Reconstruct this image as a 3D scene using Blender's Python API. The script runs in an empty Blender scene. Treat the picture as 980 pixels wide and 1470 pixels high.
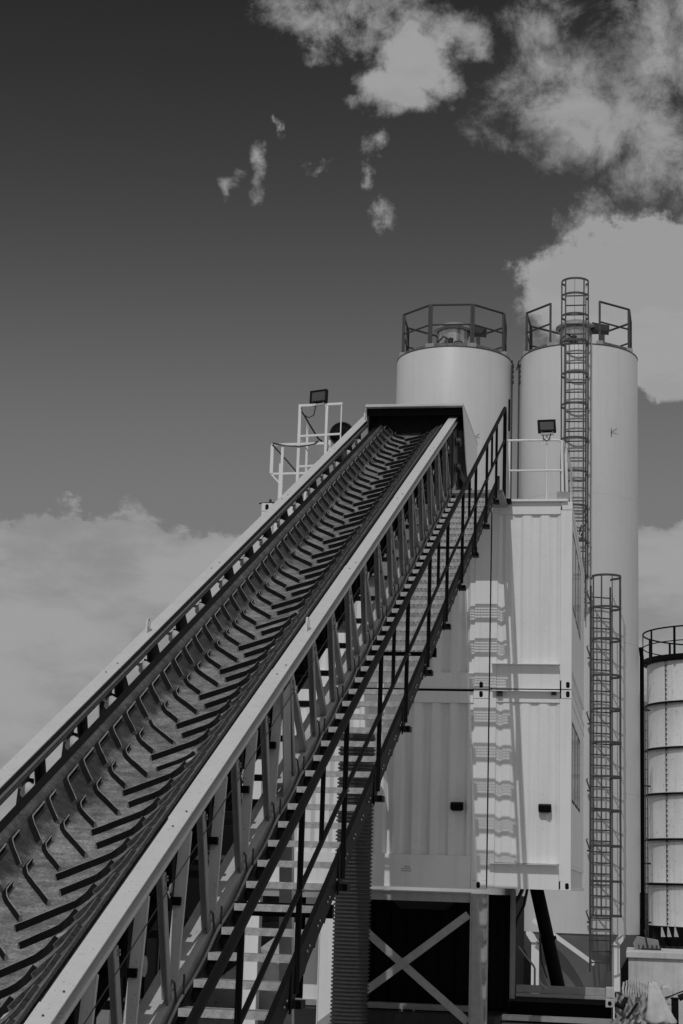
import bpy, math, random
from mathutils import Vector, Matrix
random.seed(7)
S = bpy.context.scene
COL = S.collection
R = math.radians

# ------------------------------------------------------------------ camera
cam_d = bpy.data.cameras.new('camera'); cam = bpy.data.objects.new('camera', cam_d); COL.objects.link(cam)
cam_d.sensor_fit = 'AUTO'; cam_d.sensor_width = 36.0; cam_d.lens = 2500.0/1470.0*36.0
cam_d.clip_end = 3000; cam_d.clip_start = 0.05
_up = Vector((380, 11735, -2500)).normalized()
_y = Vector((428, -546.5, -2500)).normalized(); _y = (_y - _up*_y.dot(_up)).normalized()
_x = _y.cross(_up)
CR = Matrix((_x, _y, _up))            # camera axes -> world
cam.matrix_world = Matrix.Translation((0, 0, 3.0)) @ CR.to_4x4()
S.camera = cam

def ray(px, py):
    return CR @ Vector((px-490.0, 735.0-py, -2500.0))
def at(px, py, Y):
    v = ray(px, py); k = Y/v.y
    return Vector((v.x*k, Y, 3.0+v.z*k))
def sdir(px, py):
    return ray(px, py).normalized()

# ------------------------------------------------------------------ light
SUNV = Vector((-0.09, -1.0, 1.10)).normalized()      # towards the sun
sun_el = math.asin(SUNV.z)
sd = bpy.data.lights.new('sun', 'SUN'); sd.energy = 4.2; sd.angle = R(0.3); sd.color = (1, 1, 1)
so = bpy.data.objects.new('sun', sd); COL.objects.link(so)
so.rotation_euler = SUNV.to_track_quat('Z', 'Y').to_euler()
so.location = (0, -20, 40)

S.view_settings.view_transform = 'Standard'
S.view_settings.look = 'None'
S.view_settings.exposure = -1.6
S.view_settings.gamma = 1.0
S.view_settings.use_curve_mapping = False

W = bpy.data.worlds.new('World'); S.world = W; W.use_nodes = True
wt = W.node_tree; wn = wt.nodes; wl = wt.links
wn.clear()
def N(tp, **kw):
    n = wn.new(tp)
    for k, v in kw.items(): setattr(n, k, v)
    return n
def setin(n, i, v):
    if isinstance(v, bpy.types.NodeSocket): wl.new(v, n.inputs[i])
    else: n.inputs[i].default_value = v
def M(op, a, b=None, c=None, clamp=False):
    n = N('ShaderNodeMath', operation=op, use_clamp=clamp); setin(n, 0, a)
    if b is not None: setin(n, 1, b)
    if c is not None: setin(n, 2, c)
    return n.outputs[0]
def VM(op, a, b=None, out=0):
    n = N('ShaderNodeVectorMath', operation=op); setin(n, 0, a)
    if b is not None: setin(n, 1, b)
    return n.outputs[out]
def SS(v, a, b):
    n = N('ShaderNodeMapRange', interpolation_type='SMOOTHSTEP'); setin(n, 0, v); setin(n, 1, a); setin(n, 2, b)
    return n.outputs[0]
def NZ(vec, scale, detail=6, rough=0.55, col=False, dist=0.0):
    n = N('ShaderNodeTexNoise'); wl.new(vec, n.inputs['Vector']); n.inputs['Scale'].default_value = scale
    n.inputs['Detail'].default_value = detail; n.inputs['Roughness'].default_value = rough
    n.inputs['Distortion'].default_value = dist
    return n.outputs['Color' if col else 'Fac']
tc = N('ShaderNodeTexCoord'); D0 = tc.outputs['Generated']
sky = N('ShaderNodeTexSky', sky_type='NISHITA'); sky.sun_disc = False
sky.sun_elevation = sun_el; sky.sun_rotation = math.atan2(SUNV.x, SUNV.y)
sky.air_density = 1.0; sky.dust_density = 0.6; sky.ozone_density = 1.0
# black-and-white photograph through a red filter: keep the red of the sky only
sp = N('ShaderNodeSeparateColor'); wl.new(sky.outputs[0], sp.inputs[0])
sepd = N('ShaderNodeSeparateXYZ'); wl.new(D0, sepd.inputs[0])
red = sp.outputs[0]
SKY_GAIN, SKY_POW = 0.40, 3.4
b0 = M('MULTIPLY', M('POWER', M('MAXIMUM', red, 0.0001), SKY_POW), SKY_GAIN)
blue = M('DIVIDE', b0, M('SQRT', M('MULTIPLY_ADD', M('DIVIDE', b0, 6.0), M('DIVIDE', b0, 6.0), 1.0)))
# clouds, standing at their own bearings in the sky
warp = VM('SCALE', VM('SUBTRACT', NZ(D0, 9.0, 4, 0.6, True), (0.5, 0.5, 0.5)))
warp.node.inputs['Scale'].default_value = 0.07
warp2 = VM('SCALE', VM('SUBTRACT', NZ(D0, 30.0, 6, 0.68, True), (0.5, 0.5, 0.5)))
warp2.node.inputs['Scale'].default_value = 0.035
Dw = VM('ADD', VM('ADD', D0, warp), warp2)
def blob(px, py, rx, ry, gain=1.0):
    c = sdir(px, py)
    d = VM('SUBTRACT', Dw, tuple(c))
    d = VM('MULTIPLY', d, (2500.0/rx, 1.2, 2500.0/ry))
    L = VM('LENGTH', d, out=1)
    if gain >= 1: return M('MULTIPLY', M('SUBTRACT', 1.0, L), gain)
    return M('SUBTRACT', M('MULTIPLY', M('SUBTRACT', 1.0, L), 1.5), 1.0-gain)
def union(bl):
    v = bl[0]
    for b in bl[1:]: v = M('MAXIMUM', v, b)
    return M('MAXIMUM', v, -1.5)
solid = union([blob(1000, 430, 250, 145), blob(870, 420, 130, 80, 1.2), blob(1010, 545, 130, 60, .8), blob(950, 350, 110, 60, 1.2)])
puff = union([blob(606, 112, 66, 54, 1.4), blob(568, 150, 58, 46, 1.4)])
soft = union([blob(150, 860, 190, 95), blob(330, 840, 150, 60), blob(60, 890, 160, 75), blob(250, 900, 230, 90), blob(330, 860, 120, 60), blob(960, 900, 120, 80),
              blob(60, 985, 260, 75), blob(-60, 850, 90, 40), blob(120, 800, 70, 40, 1.2), blob(210, 815, 110, 45, 1.1),
              blob(990, 840, 150, 90, 1.4), blob(60, 1080, 200, 60), blob(240, 1150, 300, 90)])
wisp = union([blob(820, 120, 150, 110, 1.3), blob(790, 70, 90, 60), blob(850, 190, 120, 70, 1.2), blob(960, 80, 110, 110, 1.2), blob(930, 190, 120, 100, 1.2),
              blob(985, 250, 70, 70, 1.0), blob(500, 25, 120, 60, .9), blob(560, 60, 90, 50, .9), blob(470, 60, 60, 40, .8), blob(690, 70, 80, 50, .55),
              blob(320, 268, 26, 36, .62), blob(370, 240, 22, 44, .72), blob(402, 185, 12, 20, .5), blob(462, 255, 34, 22, .2),
              blob(550, 325, 36, 30, .5), blob(530, 290, 26, 24, .35), blob(545, 250, 30, 30, .05)])
fb = NZ(D0, 30.0, 9, 0.62); fb2 = NZ(D0, 21.0, 9, 0.68, dist=0.25); fb3 = NZ(D0, 7.0, 8, 0.55)
Dst = VM('MULTIPLY', D0, (1.0, 1.0, 2.6)); fb4 = NZ(Dst, 9.0, 9, 0.6)
a_solid = SS(M('MULTIPLY_ADD', M('SUBTRACT', fb, 0.5), 1.1, solid), -0.04, 0.26)
a_puff = SS(M('MULTIPLY_ADD', M('SUBTRACT', fb2, 0.5), 1.5, puff), -0.12, 0.60)
a_soft = SS(M('ADD', M('MULTIPLY_ADD', M('SUBTRACT', fb4, 0.5), 2.2, soft), M('MULTIPLY', M('SUBTRACT', fb, 0.5), 0.9)), -0.36, -0.14)
a_wisp = SS(M('MULTIPLY_ADD', M('SUBTRACT', fb2, 0.53), 4.2, wisp), -0.20, 1.10)
outside = M('MAXIMUM', SS(sepd.outputs[1], 0.76, 0.60), SS(sepd.outputs[0], 0.08, 0.20))
back = M('MAXIMUM', M('MULTIPLY', SS(NZ(D0, 2.3, 8, 0.6), 0.30, 0.50), outside), M('MULTIPLY', SS(sepd.outputs[0], 0.30, 0.55), 0.95))  # unseen clouds added around the frame to brighten shaded faces
alpha = M('MAXIMUM', M('MAXIMUM', M('MAXIMUM', a_solid, a_puff), M('MULTIPLY', a_soft, 0.97)), M('MAXIMUM', M('MULTIPLY', a_wisp, 0.95), back))
shade = M('MAXIMUM', M('MULTIPLY_ADD', SS(fb4, 0.36, 0.60), 0.26, 0.80), M('MAXIMUM', a_solid, M('MAXIMUM', a_puff, a_wisp)))
CLOUD = 9.8
cl = M('MULTIPLY', shade, CLOUD)
mx = N('ShaderNodeMix', data_type='FLOAT'); wl.new(alpha, mx.inputs[0]); wl.new(blue, mx.inputs[2]); wl.new(cl, mx.inputs[3])
bg = N('ShaderNodeBackground'); bg.inputs['Strength'].default_value = 0.1
wl.new(mx.outputs[0], bg.inputs['Color'])
ow = N('ShaderNodeOutputWorld'); wl.new(bg.outputs[0], ow.inputs[0])

# ------------------------------------------------------------------ materials
def mat(name, v, rough=0.6, metal=0.0, var=0.12, scale=6.0, streak=0.0, bump=0.0, bscale=60.0, specks=0.0, spec=0.5, dirt=None, speckscale=90.0, weld=0):
    m = bpy.data.materials.new(name); m.use_nodes = True
    nt = m.node_tree; n = nt.nodes; l = nt.links
    b = n['Principled BSDF']; b.inputs['Roughness'].default_value = rough; b.inputs['Metallic'].default_value = metal
    b.inputs['Specular IOR Level'].default_value = spec
    t = n.new('ShaderNodeTexCoord')
    nz = n.new('ShaderNodeTexNoise'); nz.inputs['Scale'].default_value = scale; nz.inputs['Detail'].default_value = 8; nz.inputs['Roughness'].default_value = .65
    l.new(t.outputs['Object'], nz.inputs['Vector'])
    mr = n.new('ShaderNodeMapRange'); mr.inputs[1].default_value = .3; mr.inputs[2].default_value = .7
    mr.inputs[3].default_value = v*(1-var); mr.inputs[4].default_value = v*(1+var*.6)
    l.new(nz.outputs['Fac'], mr.inputs[0]); cur = mr.outputs[0]
    def mul(a, bb):
        k = n.new('ShaderNodeMath'); k.operation = 'MULTIPLY'; l.new(a, k.inputs[0]); l.new(bb, k.inputs[1]); return k.outputs[0]
    if streak > 0:
        mp = n.new('ShaderNodeMapping'); mp.inputs['Scale'].default_value = (14, 14, .5); l.new(t.outputs['Object'], mp.inputs[0])
        z = n.new('ShaderNodeTexNoise'); z.inputs['Scale'].default_value = 1.0; z.inputs['Detail'].default_value = 5; l.new(mp.outputs[0], z.inputs['Vector'])
        r2 = n.new('ShaderNodeMapRange'); r2.inputs[1].default_value = .5; r2.inputs[2].default_value = .75; r2.inputs[3].default_value = 1; r2.inputs[4].default_value = 1-streak
        l.new(z.outputs['Fac'], r2.inputs[0]); cur = mul(cur, r2.outputs[0])
    if specks > 0:
        z = n.new('ShaderNodeTexNoise'); z.inputs['Scale'].default_value = speckscale; z.inputs['Detail'].default_value = 3; l.new(t.outputs['Object'], z.inputs['Vector'])
        r2 = n.new('ShaderNodeMapRange'); r2.inputs[1].default_value = .62; r2.inputs[2].default_value = .7; r2.inputs[3].default_value = 1; r2.inputs[4].default_value = 1-specks
        l.new(z.outputs['Fac'], r2.inputs[0]); cur = mul(cur, r2.outputs[0])
    cc = n.new('ShaderNodeCombineColor')
    for i in range(3): l.new(cur, cc.inputs[i])
    l.new(cc.outputs[0], b.inputs['Base Color'])
    if bump > 0:
        z = n.new('ShaderNodeTexNoise'); z.inputs['Scale'].default_value = bscale; z.inputs['Detail'].default_value = 4; l.new(t.outputs['Object'], z.inputs['Vector'])
        bp = n.new('ShaderNodeBump'); bp.inputs['Strength'].default_value = bump; bp.inputs['Distance'].default_value = .01
        l.new(z.outputs['Fac'], bp.inputs['Height']); l.new(bp.outputs[0], b.inputs['Normal'])
    return m
WHITE = mat('white container paint', .80, .45, var=.05, scale=1.5, streak=.08, specks=.10, speckscale=30)
SILO = mat('white silo paint', .63, .4, var=.05, scale=.8, streak=.06, specks=.05, speckscale=12)
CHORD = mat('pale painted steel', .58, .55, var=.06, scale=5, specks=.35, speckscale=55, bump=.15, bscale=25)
GREY = mat('grey steel tone', .34, .5, var=.18, scale=7, specks=.25, speckscale=40)  # on truss posts, the shade of their side faces is in this grey
GALV = mat('galvanised steel', .30, .45, .25, var=.3, scale=30, specks=.4, speckscale=60)
CAGE = mat('weathered grey steel', .07, .55, .2, var=.35, scale=30)
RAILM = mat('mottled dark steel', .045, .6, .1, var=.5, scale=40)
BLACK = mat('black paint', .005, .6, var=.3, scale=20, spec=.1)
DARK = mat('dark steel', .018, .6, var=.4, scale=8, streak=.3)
RUB = mat('black rubber', .010, .7, var=.5, scale=14, spec=.15)
HOSE = mat('ribbed hose rubber', .045, .5, var=.3, scale=12)
TREAD = mat('worn galvanised tread', .50, .65, var=.35, scale=22, specks=.5, speckscale=70)
CONC = mat('pale concrete', .60, .85, var=.2, scale=2.5, streak=.25, bump=.3, bscale=30)
STAIN = mat('stainless sheet', .55, .3, .7, var=.25, scale=3, streak=.4)
ROLL = mat('dusty roller', .46, .7, var=.4, scale=9, specks=.3, speckscale=20)
GLASS = mat('window glass', .34, .12, var=.1)  # grey albedo stands in for the reflection in the panes
LENS = mat('lamp glass', .07, .12, var=.1)
TARP = mat('dusty plastic sheet', .40, .6, var=.5, scale=14, bump=.4, bscale=30, specks=.3, speckscale=18)
CABLE = mat('black cable', .02, .5, var=.2)
PIPE = mat('grey conduit', .5, .5, var=.1)
SAND = mat('sandy ground', .40, .95, var=.5, scale=1.1, bump=1.0, bscale=3, specks=.5, speckscale=5)

SACKM = mat('pale sack film', .58, .5, var=.25, scale=5)
# dusty conveyor rubber: worn pale along the running middle, dark wings
def belt_mat():
    m = bpy.data.materials.new('dusty belt rubber'); m.use_nodes = True
    nt = m.node_tree; n = nt.nodes; l = nt.links; b = n['Principled BSDF']; b.inputs['Roughness'].default_value = .62
    b.inputs['Specular IOR Level'].default_value = .35
    t = n.new('ShaderNodeTexCoord'); s = n.new('ShaderNodeSeparateXYZ'); l.new(t.outputs['Object'], s.inputs[0])
    def noise(sc, det=7, vec=None, ro=.65):
        z = n.new('ShaderNodeTexNoise'); z.inputs['Scale'].default_value = sc; z.inputs['Detail'].default_value = det; z.inputs['Roughness'].default_value = ro
        l.new(vec or t.outputs['Object'], z.inputs['Vector']); return z.outputs['Fac']
    def m2(op, a, b_, c=None):
        k = n.new('ShaderNodeMath'); k.operation = op
        for i, q in enumerate((a, b_, c)):
            if q is None: continue
            if isinstance(q, bpy.types.NodeSocket): l.new(q, k.inputs[i])
            else: k.inputs[i].default_value = q
        return k.outputs[0]
    def ss(v, a, b_, o0=0., o1=1.):
        r = n.new('ShaderNodeMapRange'); r.interpolation_type = 'SMOOTHSTEP'; l.new(v, r.inputs[0])
        for i, q in enumerate((a, b_, o0, o1)): r.inputs[i+1].default_value = q
        return r.outputs[0]
    nb = noise(2.6); nf = noise(75, 4)
    mp = n.new('ShaderNodeMapping'); mp.inputs['Scale'].default_value = (3, 18, 18); l.new(t.outputs['Object'], mp.inputs[0])
    nsx = noise(1.2, 5, mp.outputs[0]); nm = noise(9, 6, None, .7)
    # dust on middle and right wing; left wing dirt plus shade put into tone
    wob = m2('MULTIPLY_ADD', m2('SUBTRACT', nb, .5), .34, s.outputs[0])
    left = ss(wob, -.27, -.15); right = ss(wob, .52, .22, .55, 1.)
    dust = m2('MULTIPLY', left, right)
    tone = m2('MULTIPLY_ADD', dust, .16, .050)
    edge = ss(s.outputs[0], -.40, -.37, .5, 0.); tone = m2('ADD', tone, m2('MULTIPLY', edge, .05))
    tone = m2('MULTIPLY', tone, ss(nb, .3, .7, .7, 1.25))
    tone = m2('MULTIPLY', tone, ss(nf, .35, .65, .66, 1.28))
    tone = m2('MULTIPLY', tone, ss(nsx, .3, .75, .75, 1.25)); tone = m2('MULTIPLY', tone, ss(nm, .35, .65, .72, 1.25))
    cc = n.new('ShaderNodeCombineColor')
    for i in range(3): l.new(tone, cc.inputs[i])
    l.new(cc.outputs[0], b.inputs['Base Color'])
    bp = n.new('ShaderNodeBump'); bp.inputs['Strength'].default_value = .35; bp.inputs['Distance'].default_value = .006
    l.new(nf, bp.inputs['Height']); l.new(bp.outputs[0], b.inputs['Normal'])
    return m
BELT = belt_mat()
DUSTY = mat('dusty cleat rubber', .045, .75, var=.6, scale=30, spec=.1)
WORN = mat('worn rubber edge', .26, .6, var=.4, scale=20)

# ------------------------------------------------------------------ mesh helpers
class MB:
    def __init__(s): s.v = []; s.f = []; s.mi = []; s.sm = []
    def add(s, vs, fs, mi=0, sm=False):
        b = len(s.v); s.v += [tuple(p) for p in vs]
        for f in fs: s.f.append(tuple(b+i for i in f)); s.mi.append(mi); s.sm.append(sm)
    def box(s, x0, x1, y0, y1, z0, z1, mi=0):
        v = [(x, y, z) for z in (z0, z1) for y in (y0, y1) for x in (x0, x1)]
        s.add(v, [(0, 2, 3, 1), (4, 5, 7, 6), (0, 1, 5, 4), (2, 6, 7, 3), (0, 4, 6, 2), (1, 3, 7, 5)], mi)
    def bar(s, p, q, w, t, up=(0, 0, 1), mi=0):     # w along side, t along up
        p = Vector(p); q = Vector(q); d = (q-p).normalized(); up = Vector(up)
        sd_ = d.cross(up)
        if sd_.length < 1e-5: sd_ = d.cross(Vector((0, 1, 0)))
        sd_.normalize(); u = sd_.cross(d)
        v = []
        for c in (p, q):
            for a, b in ((-1, -1), (1, -1), (1, 1), (-1, 1)): v.append(c + sd_*(a*w/2) + u*(b*t/2))
        s.add(v, [(3, 2, 1, 0), (4, 5, 6, 7), (0, 1, 5, 4), (1, 2, 6, 5), (2, 3, 7, 6), (3, 0, 4, 7)], mi)
    def tube(s, pts, r, n=10, mi=0, cap=True, closed=False):
        pts = [Vector(p) for p in pts]; rings = []
        m = len(pts); ref = None
        for i, p in enumerate(pts):
            if closed: d = (pts[(i+1) % m]-pts[i-1]).normalized()
            else: d = (pts[min(i+1, m-1)]-pts[max(i-1, 0)]).normalized()
            if ref is None:
                ref = Vector((0, 0, 1)) if abs(d.z) < .9 else Vector((0, 1, 0))
            a = d.cross(ref)
            if a.length < 1e-4: a = d.orthogonal()
            a.normalize(); b = a.cross(d); ref = b
            rr = r[i] if isinstance(r, (list, tuple)) else r
            rings.append([p + a*(rr*math.cos(2*math.pi*k/n)) + b*(rr*math.sin(2*math.pi*k/n)) for k in range(n)])
        v = [q for g in rings for q in g]; f = []
        for i in range(m if closed else m-1):
            j = (i+1) % m
            for k in range(n):
                f.append((i*n+k, i*n+(k+1) % n, j*n+(k+1) % n, j*n+k))
        s.add(v, f, mi, True)
        if cap and not closed:
            s.add(rings[0], [tuple(range(n))], mi); s.add(rings[-1], [tuple(reversed(range(n)))], mi)
    def lathe(s, cx, cy, prof, n=48, mi=0, sm=True):      # prof [(r,z)]
        v = []; f = []
        for r, z in prof:
            for k in range(n):
                a = 2*math.pi*k/n; v.append((cx+r*math.cos(a), cy+r*math.sin(a), z))
        for i in range(len(prof)-1):
            for k in range(n):
                f.append((i*n+k, i*n+(k+1) % n, (i+1)*n+(k+1) % n, (i+1)*n+k))
        s.add(v, f, mi, sm)
    def prism(s, poly, axis, a, b, mi=0):                 # poly 2D extruded along axis
        def P(p, t):
            if axis == 'x': return (t, p[0], p[1])
            if axis == 'y': return (p[0], t, p[1])
            return (p[0], p[1], t)
        n = len(poly)
        v = [P(p, a) for p in poly]+[P(p, b) for p in poly]
        f = [tuple(range(n)), tuple(reversed(range(n, 2*n)))]+[(i, i+n, (i+1) % n+n, (i+1) % n) for i in range(n)]
        s.add(v, f, mi)
    def build(s, name, mats, parent=None, label=None, bevel=0):
        if not isinstance(mats, (list, tuple)): mats = [mats]
        me = bpy.data.meshes.new(name)
        o = bpy.data.objects.new(name, me); COL.objects.link(o)
        off = Vector((0, 0, 0))
        if parent is not None:
            off = Vector(parent.get('_o', (0, 0, 0))); o.parent = parent
            OR[o.name] = off
            off = origin(parent)
        OR[o.name] = off
        me.from_pydata([tuple(Vector(p)-off) for p in s.v], [], s.f)
        for m in mats: me.materials.append(m)
        for p, mi, sm in zip(me.polygons, s.mi, s.sm): p.material_index = mi; p.use_smooth = sm
        import bmesh
        bm = bmesh.new(); bm.from_mesh(me); bmesh.ops.recalc_face_normals(bm, faces=bm.faces); bm.to_mesh(me); bm.free()
        if label: o['label'] = label
        if bevel:
            md = o.modifiers.new('bevel', 'BEVEL'); md.width = bevel; md.segments = 2; md.limit_method = 'ANGLE'; md.harden_normals = False
        return o
OR = {}
def origin(o): return OR.get(o.name, Vector((0, 0, 0)))
def thing(name, label, cat, loc=(0, 0, 0), group=None):
    o = bpy.data.objects.new(name, None); COL.objects.link(o); o.location = loc; o.empty_display_size = .3
    OR[o.name] = Vector(loc); o['label'] = label; o['category'] = cat
    if group: o['group'] = group
    return o
def tag(o, label, cat, group=None):
    o['label'] = label; o['category'] = cat
    if group: o['group'] = group
    return o
def recentre(o, loc):                                    # for single-mesh things: origin at the base
    loc = Vector(loc)
    for v in o.data.vertices: v.co -= loc
    o.location = loc; OR[o.name] = loc
    return o
def copy_part(o, parent, dloc):
    c = o.copy(); COL.objects.link(c); c.parent = parent; c.location = o.location+Vector(dloc)
    OR[c.name] = origin(parent)
    for ch in [q for q in bpy.data.objects if q.parent == o]:
        d = ch.copy(); COL.objects.link(d); d.parent = c
    return c

# ------------------------------------------------------------------ ground
def ground():
    m = MB(); xs = [-1500, -300, -80, -40, -25, -15, -8, -3, 2, 8, 20, 60, 300, 1500]; ys = [-400, -60, -10, 0, 8, 15, 22, 30, 40, 60, 100, 250, 900, 2500]
    v = [(x, y, 0) for y in ys for x in xs]; k = len(xs)
    f = [(j*k+i, j*k+i+1, (j+1)*k+i+1, (j+1)*k+i) for j in range(len(ys)-1) for i in range(k-1)]
    m.add(v, f); o = m.build('ground', SAND); o['kind'] = 'structure'
ground()

# ================================================================== BELT CONVEYOR
TAN = 0.44; ANG = math.atan(TAN)
SLV = Vector((0, math.cos(ANG), math.sin(ANG))); SLN = Vector((0, -math.sin(ANG), math.cos(ANG)))
def L(x, Y, d): return Vector((x, Y, 3-d+TAN*Y))
XC = -3.415; Y0, Y1 = 4.2, 25.3
conv = thing('belt_conveyor', 'long inclined conveyor with herringbone ribbed belt on a white lattice frame', 'conveyor', (XC, Y0, 0))
def sl_box(m, x0, x1, ya, yb, d0, d1, mi=0):            # box along the slope, d0<d1 depth below datum
    v = [L(x, y, d) for d in (d1, d0) for y in (ya, yb) for x in (x0, x1)]
    m.add(v, [(0, 2, 3, 1), (4, 5, 7, 6), (0, 1, 5, 4), (2, 6, 7, 3), (0, 4, 6, 2), (1, 3, 7, 5)], mi)
# belt
XB = XC+.045
def lift(w):
    a = abs(w)
    if a < .20: return a*.03
    if a < .28: t = (a-.20)/.08; return .006+.5*t*t*.08*.80
    return .038+(a-.28)*.80
def bd(w): return 4.490-lift(w)
m = MB(); ws = [-.47+.94*i/36 for i in range(37)]
ny = 60; v = []; f = []
for j in range(ny+1):
    Y = Y0+(25.5-Y0)*j/ny
    for w in ws: v.append(L(XB+w, Y, bd(w)))
for j in range(ny+1):
    Y = Y0+(25.5-Y0)*j/ny
    for w in ws: v.append(L(XB+w, Y, bd(w)+.014))
k = 37; B = k*(ny+1)
for j in range(ny):
    for i in range(36):
        f.append((j*k+i, j*k+i+1, (j+1)*k+i+1, (j+1)*k+i)); f.append((B+j*k+i, B+(j+1)*k+i, B+(j+1)*k+i+1, B+j*k+i+1))
    for i in (0, 36): f.append((j*k+i, (j+1)*k+i, B+(j+1)*k+i, B+j*k+i))
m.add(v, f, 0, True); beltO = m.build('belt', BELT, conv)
# herringbone cleats
m = MB()
def cleat(pts, h=.041, wb=.030, wt=.008, side=0):
    if random.random() < .07 and h > .03: h *= .72; pts = pts[:-1]
    n = len(pts); P = []
    for i, (w, s) in enumerate(pts):
        a = Vector(pts[min(i+1, n-1)])-Vector(pts[max(i-1, 0)]); a = Vector((a.x, a.y*1.093)).normalized()
        nrm = Vector((-a.y, a.x)); jit = random.uniform(-.0015, .0015)
        q = []
        for off, hh in ((-wb/2, -.004), (-wt/2, h+jit), (wt/2, h+jit), (wb/2, -.004)):
            ww = w+nrm.x*off; yy = s+nrm.y*off/1.093
            base = L(XB+ww, yy, bd(ww))
            e = .01; tx = Vector((2*e, 0, lift(ww+e)-lift(ww-e))).normalized(); nn = Vector((-tx.z, 0, tx.x))
            nn = (nn + Vector((0, -TAN*nn.z, 0))).normalized()
            q.append(base+nn*hh)
        P.append(q)
    v = [x for q in P for x in q]
    for i in range(n-1):
        a = i*4; b = a+4
        m.add([v[j] for j in (a, a+1, b+1, b)], [(0, 1, 2, 3)], side)
        m.add([v[j] for j in (a+1, a+2, b+2, b+1)], [(0, 1, 2, 3)], 1)
        m.add([v[j] for j in (a+2, a+3, b+3, b+2)], [(0, 1, 2, 3)], side)
    m.add(P[0], [(0, 1, 2, 3)], 1); m.add(P[-1], [(3, 2, 1, 0)], 0)
PIT = 0.3195; Yt = 11.124
k0 = int((Y0+.3-Yt)/PIT); k1 = int((25.25-Yt)/PIT)
for kk in range(k0, k1):
    y = Yt+kk*PIT; A = kk % 2 == 0
    for sg in (-1, 1):
        if sg < 0: w0 = .042 if A else -.050
        else: w0 = .060 if A else -.040
        DY = .315; slp = DY/.25
        pts = []
        for i in range(7):
            w = w0+(sg*.250-w0)*i/6
            pts.append((w, y+slp*sg*w + random.uniform(-.0015, .0015)))
        pts += [(sg*.260, y+DY+.022), (sg*.263, y+DY+.125)]
        cleat(pts)
        # wing piece with its own hook
        pts = [(sg*.292, y+DY+.01), (sg*.325, y+DY+.045), (sg*.37, y+DY+.09), (sg*.400, y+DY+.13), (sg*.406, y+DY+.15), (sg*.408, y+DY+.26), (sg*.410, y+DY+.36)]
        cleat(pts, .040 if sg < 0 else .026, side=0 if sg < 0 else 2)
m.build('chevron_cleats', [RUB, WORN, DUSTY], beltO)
# return belt
m = MB(); sl_box(m, XC-.44, XC+.44, Y0, 25.0, 5.02, 5.035); m.build('return_belt', RUB, conv)
# chords
for sg in (-1, 1):
    xi = XC+sg*.62; xo = XC+sg*.735
    # end to end lengths with a few mm of step at the joints
    cuts = [Y0, 8.2, 10.35, 13.2, 16.4, 19.6, 22.6, 25.42]
    m = MB()
    for a, b in zip(cuts, cuts[1:]):
        e = random.uniform(0, .012)
        sl_box(m, min(xi-sg*e, xo), max(xi-sg*e, xo), a, b-.004, 4.2, 4.212)
        w0_, w1_ = (xo, xo+.008) if sg < 0 else (xi+.045, xi+.053)
        sl_box(m, w0_, w1_, a, b-.006, 4.2125, 4.30)
        l0, l1 = (xo+.0085, xi) if sg < 0 else (xi+.0535, xo+.004)
        sl_box(m, l0, l1, a, b-.006, 4.268, 4.300)
    m.build('top_chord', CHORD, conv, bevel=.002)
    if sg < 0:
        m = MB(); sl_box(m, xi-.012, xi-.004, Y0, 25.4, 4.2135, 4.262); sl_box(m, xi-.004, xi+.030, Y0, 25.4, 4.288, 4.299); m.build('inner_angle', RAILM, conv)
    m = MB()
    xa, xb = (xo, xo+.12) if sg < 0 else (xo-.19, xo-.01)
    sl_box(m, xa, xb, Y0, 25.3, 5.20, 5.212); 
    wb_ = (xa, xa+.01) if sg < 0 else (xb-.01, xb)
    sl_box(m, wb_[0], wb_[1], Y0, 25.3, 5.2125, 5.31)
    m.build('bottom_chord', CHORD if sg > 0 else RAILM, conv)  # left chord darkened: shade under the belt put into its colour
for sg, xx in ((1, XC+.665), (-1, XC-.70)):
    for Y in (8.2, 10.35, 13.2, 16.4, 19.6, 22.6):
        m = MB()
        for dy, dx in ((-.13, .012), (.09, .034)):
            q = L(xx+dx, Y+dy, 4.2); m.tube([q, q+Vector((0, -.003, .006))], .0065, 6)
        o = m.build('joint_bolts', CAGE, conv)
# truss members: right and left
def angle(m, p, q, fl, flen, side, cam_edge, x):
    # L section: web in the YZ plane at x, plus an inward leg along one edge
    p = Vector(p); q = Vector(q); d = (q-p).normalized(); c = d.cross(Vector((1, 0, 0))).normalized()
    if c.y > 0: c = -c                                    # c points to the camera
    w = flen
    def quad(x0, x1, a0, a1):
        v = [Vector((xx, 0, 0))+Vector((0, pt.y, pt.z))+c*aa for pt in (p, q) for aa in (a0, a1) for xx in (x0, x1)]
        m.add(v, [(0, 1, 3, 2), (4, 6, 7, 5), (0, 4, 5, 1), (2, 3, 7, 6), (0, 2, 6, 4), (1, 5, 7, 3)])
    quad(min(x, x-side*.008), max(x, x-side*.008), -w/2, w/2)
    e = (w/2-.008, w/2) if cam_edge else (-w/2, -w/2+.008)
    quad(min(x-side*.009, x-side*fl), max(x-side*.009, x-side*fl), e[0], e[1])
bay = .8767; nb = int((25.0-9.915)/bay)
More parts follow.
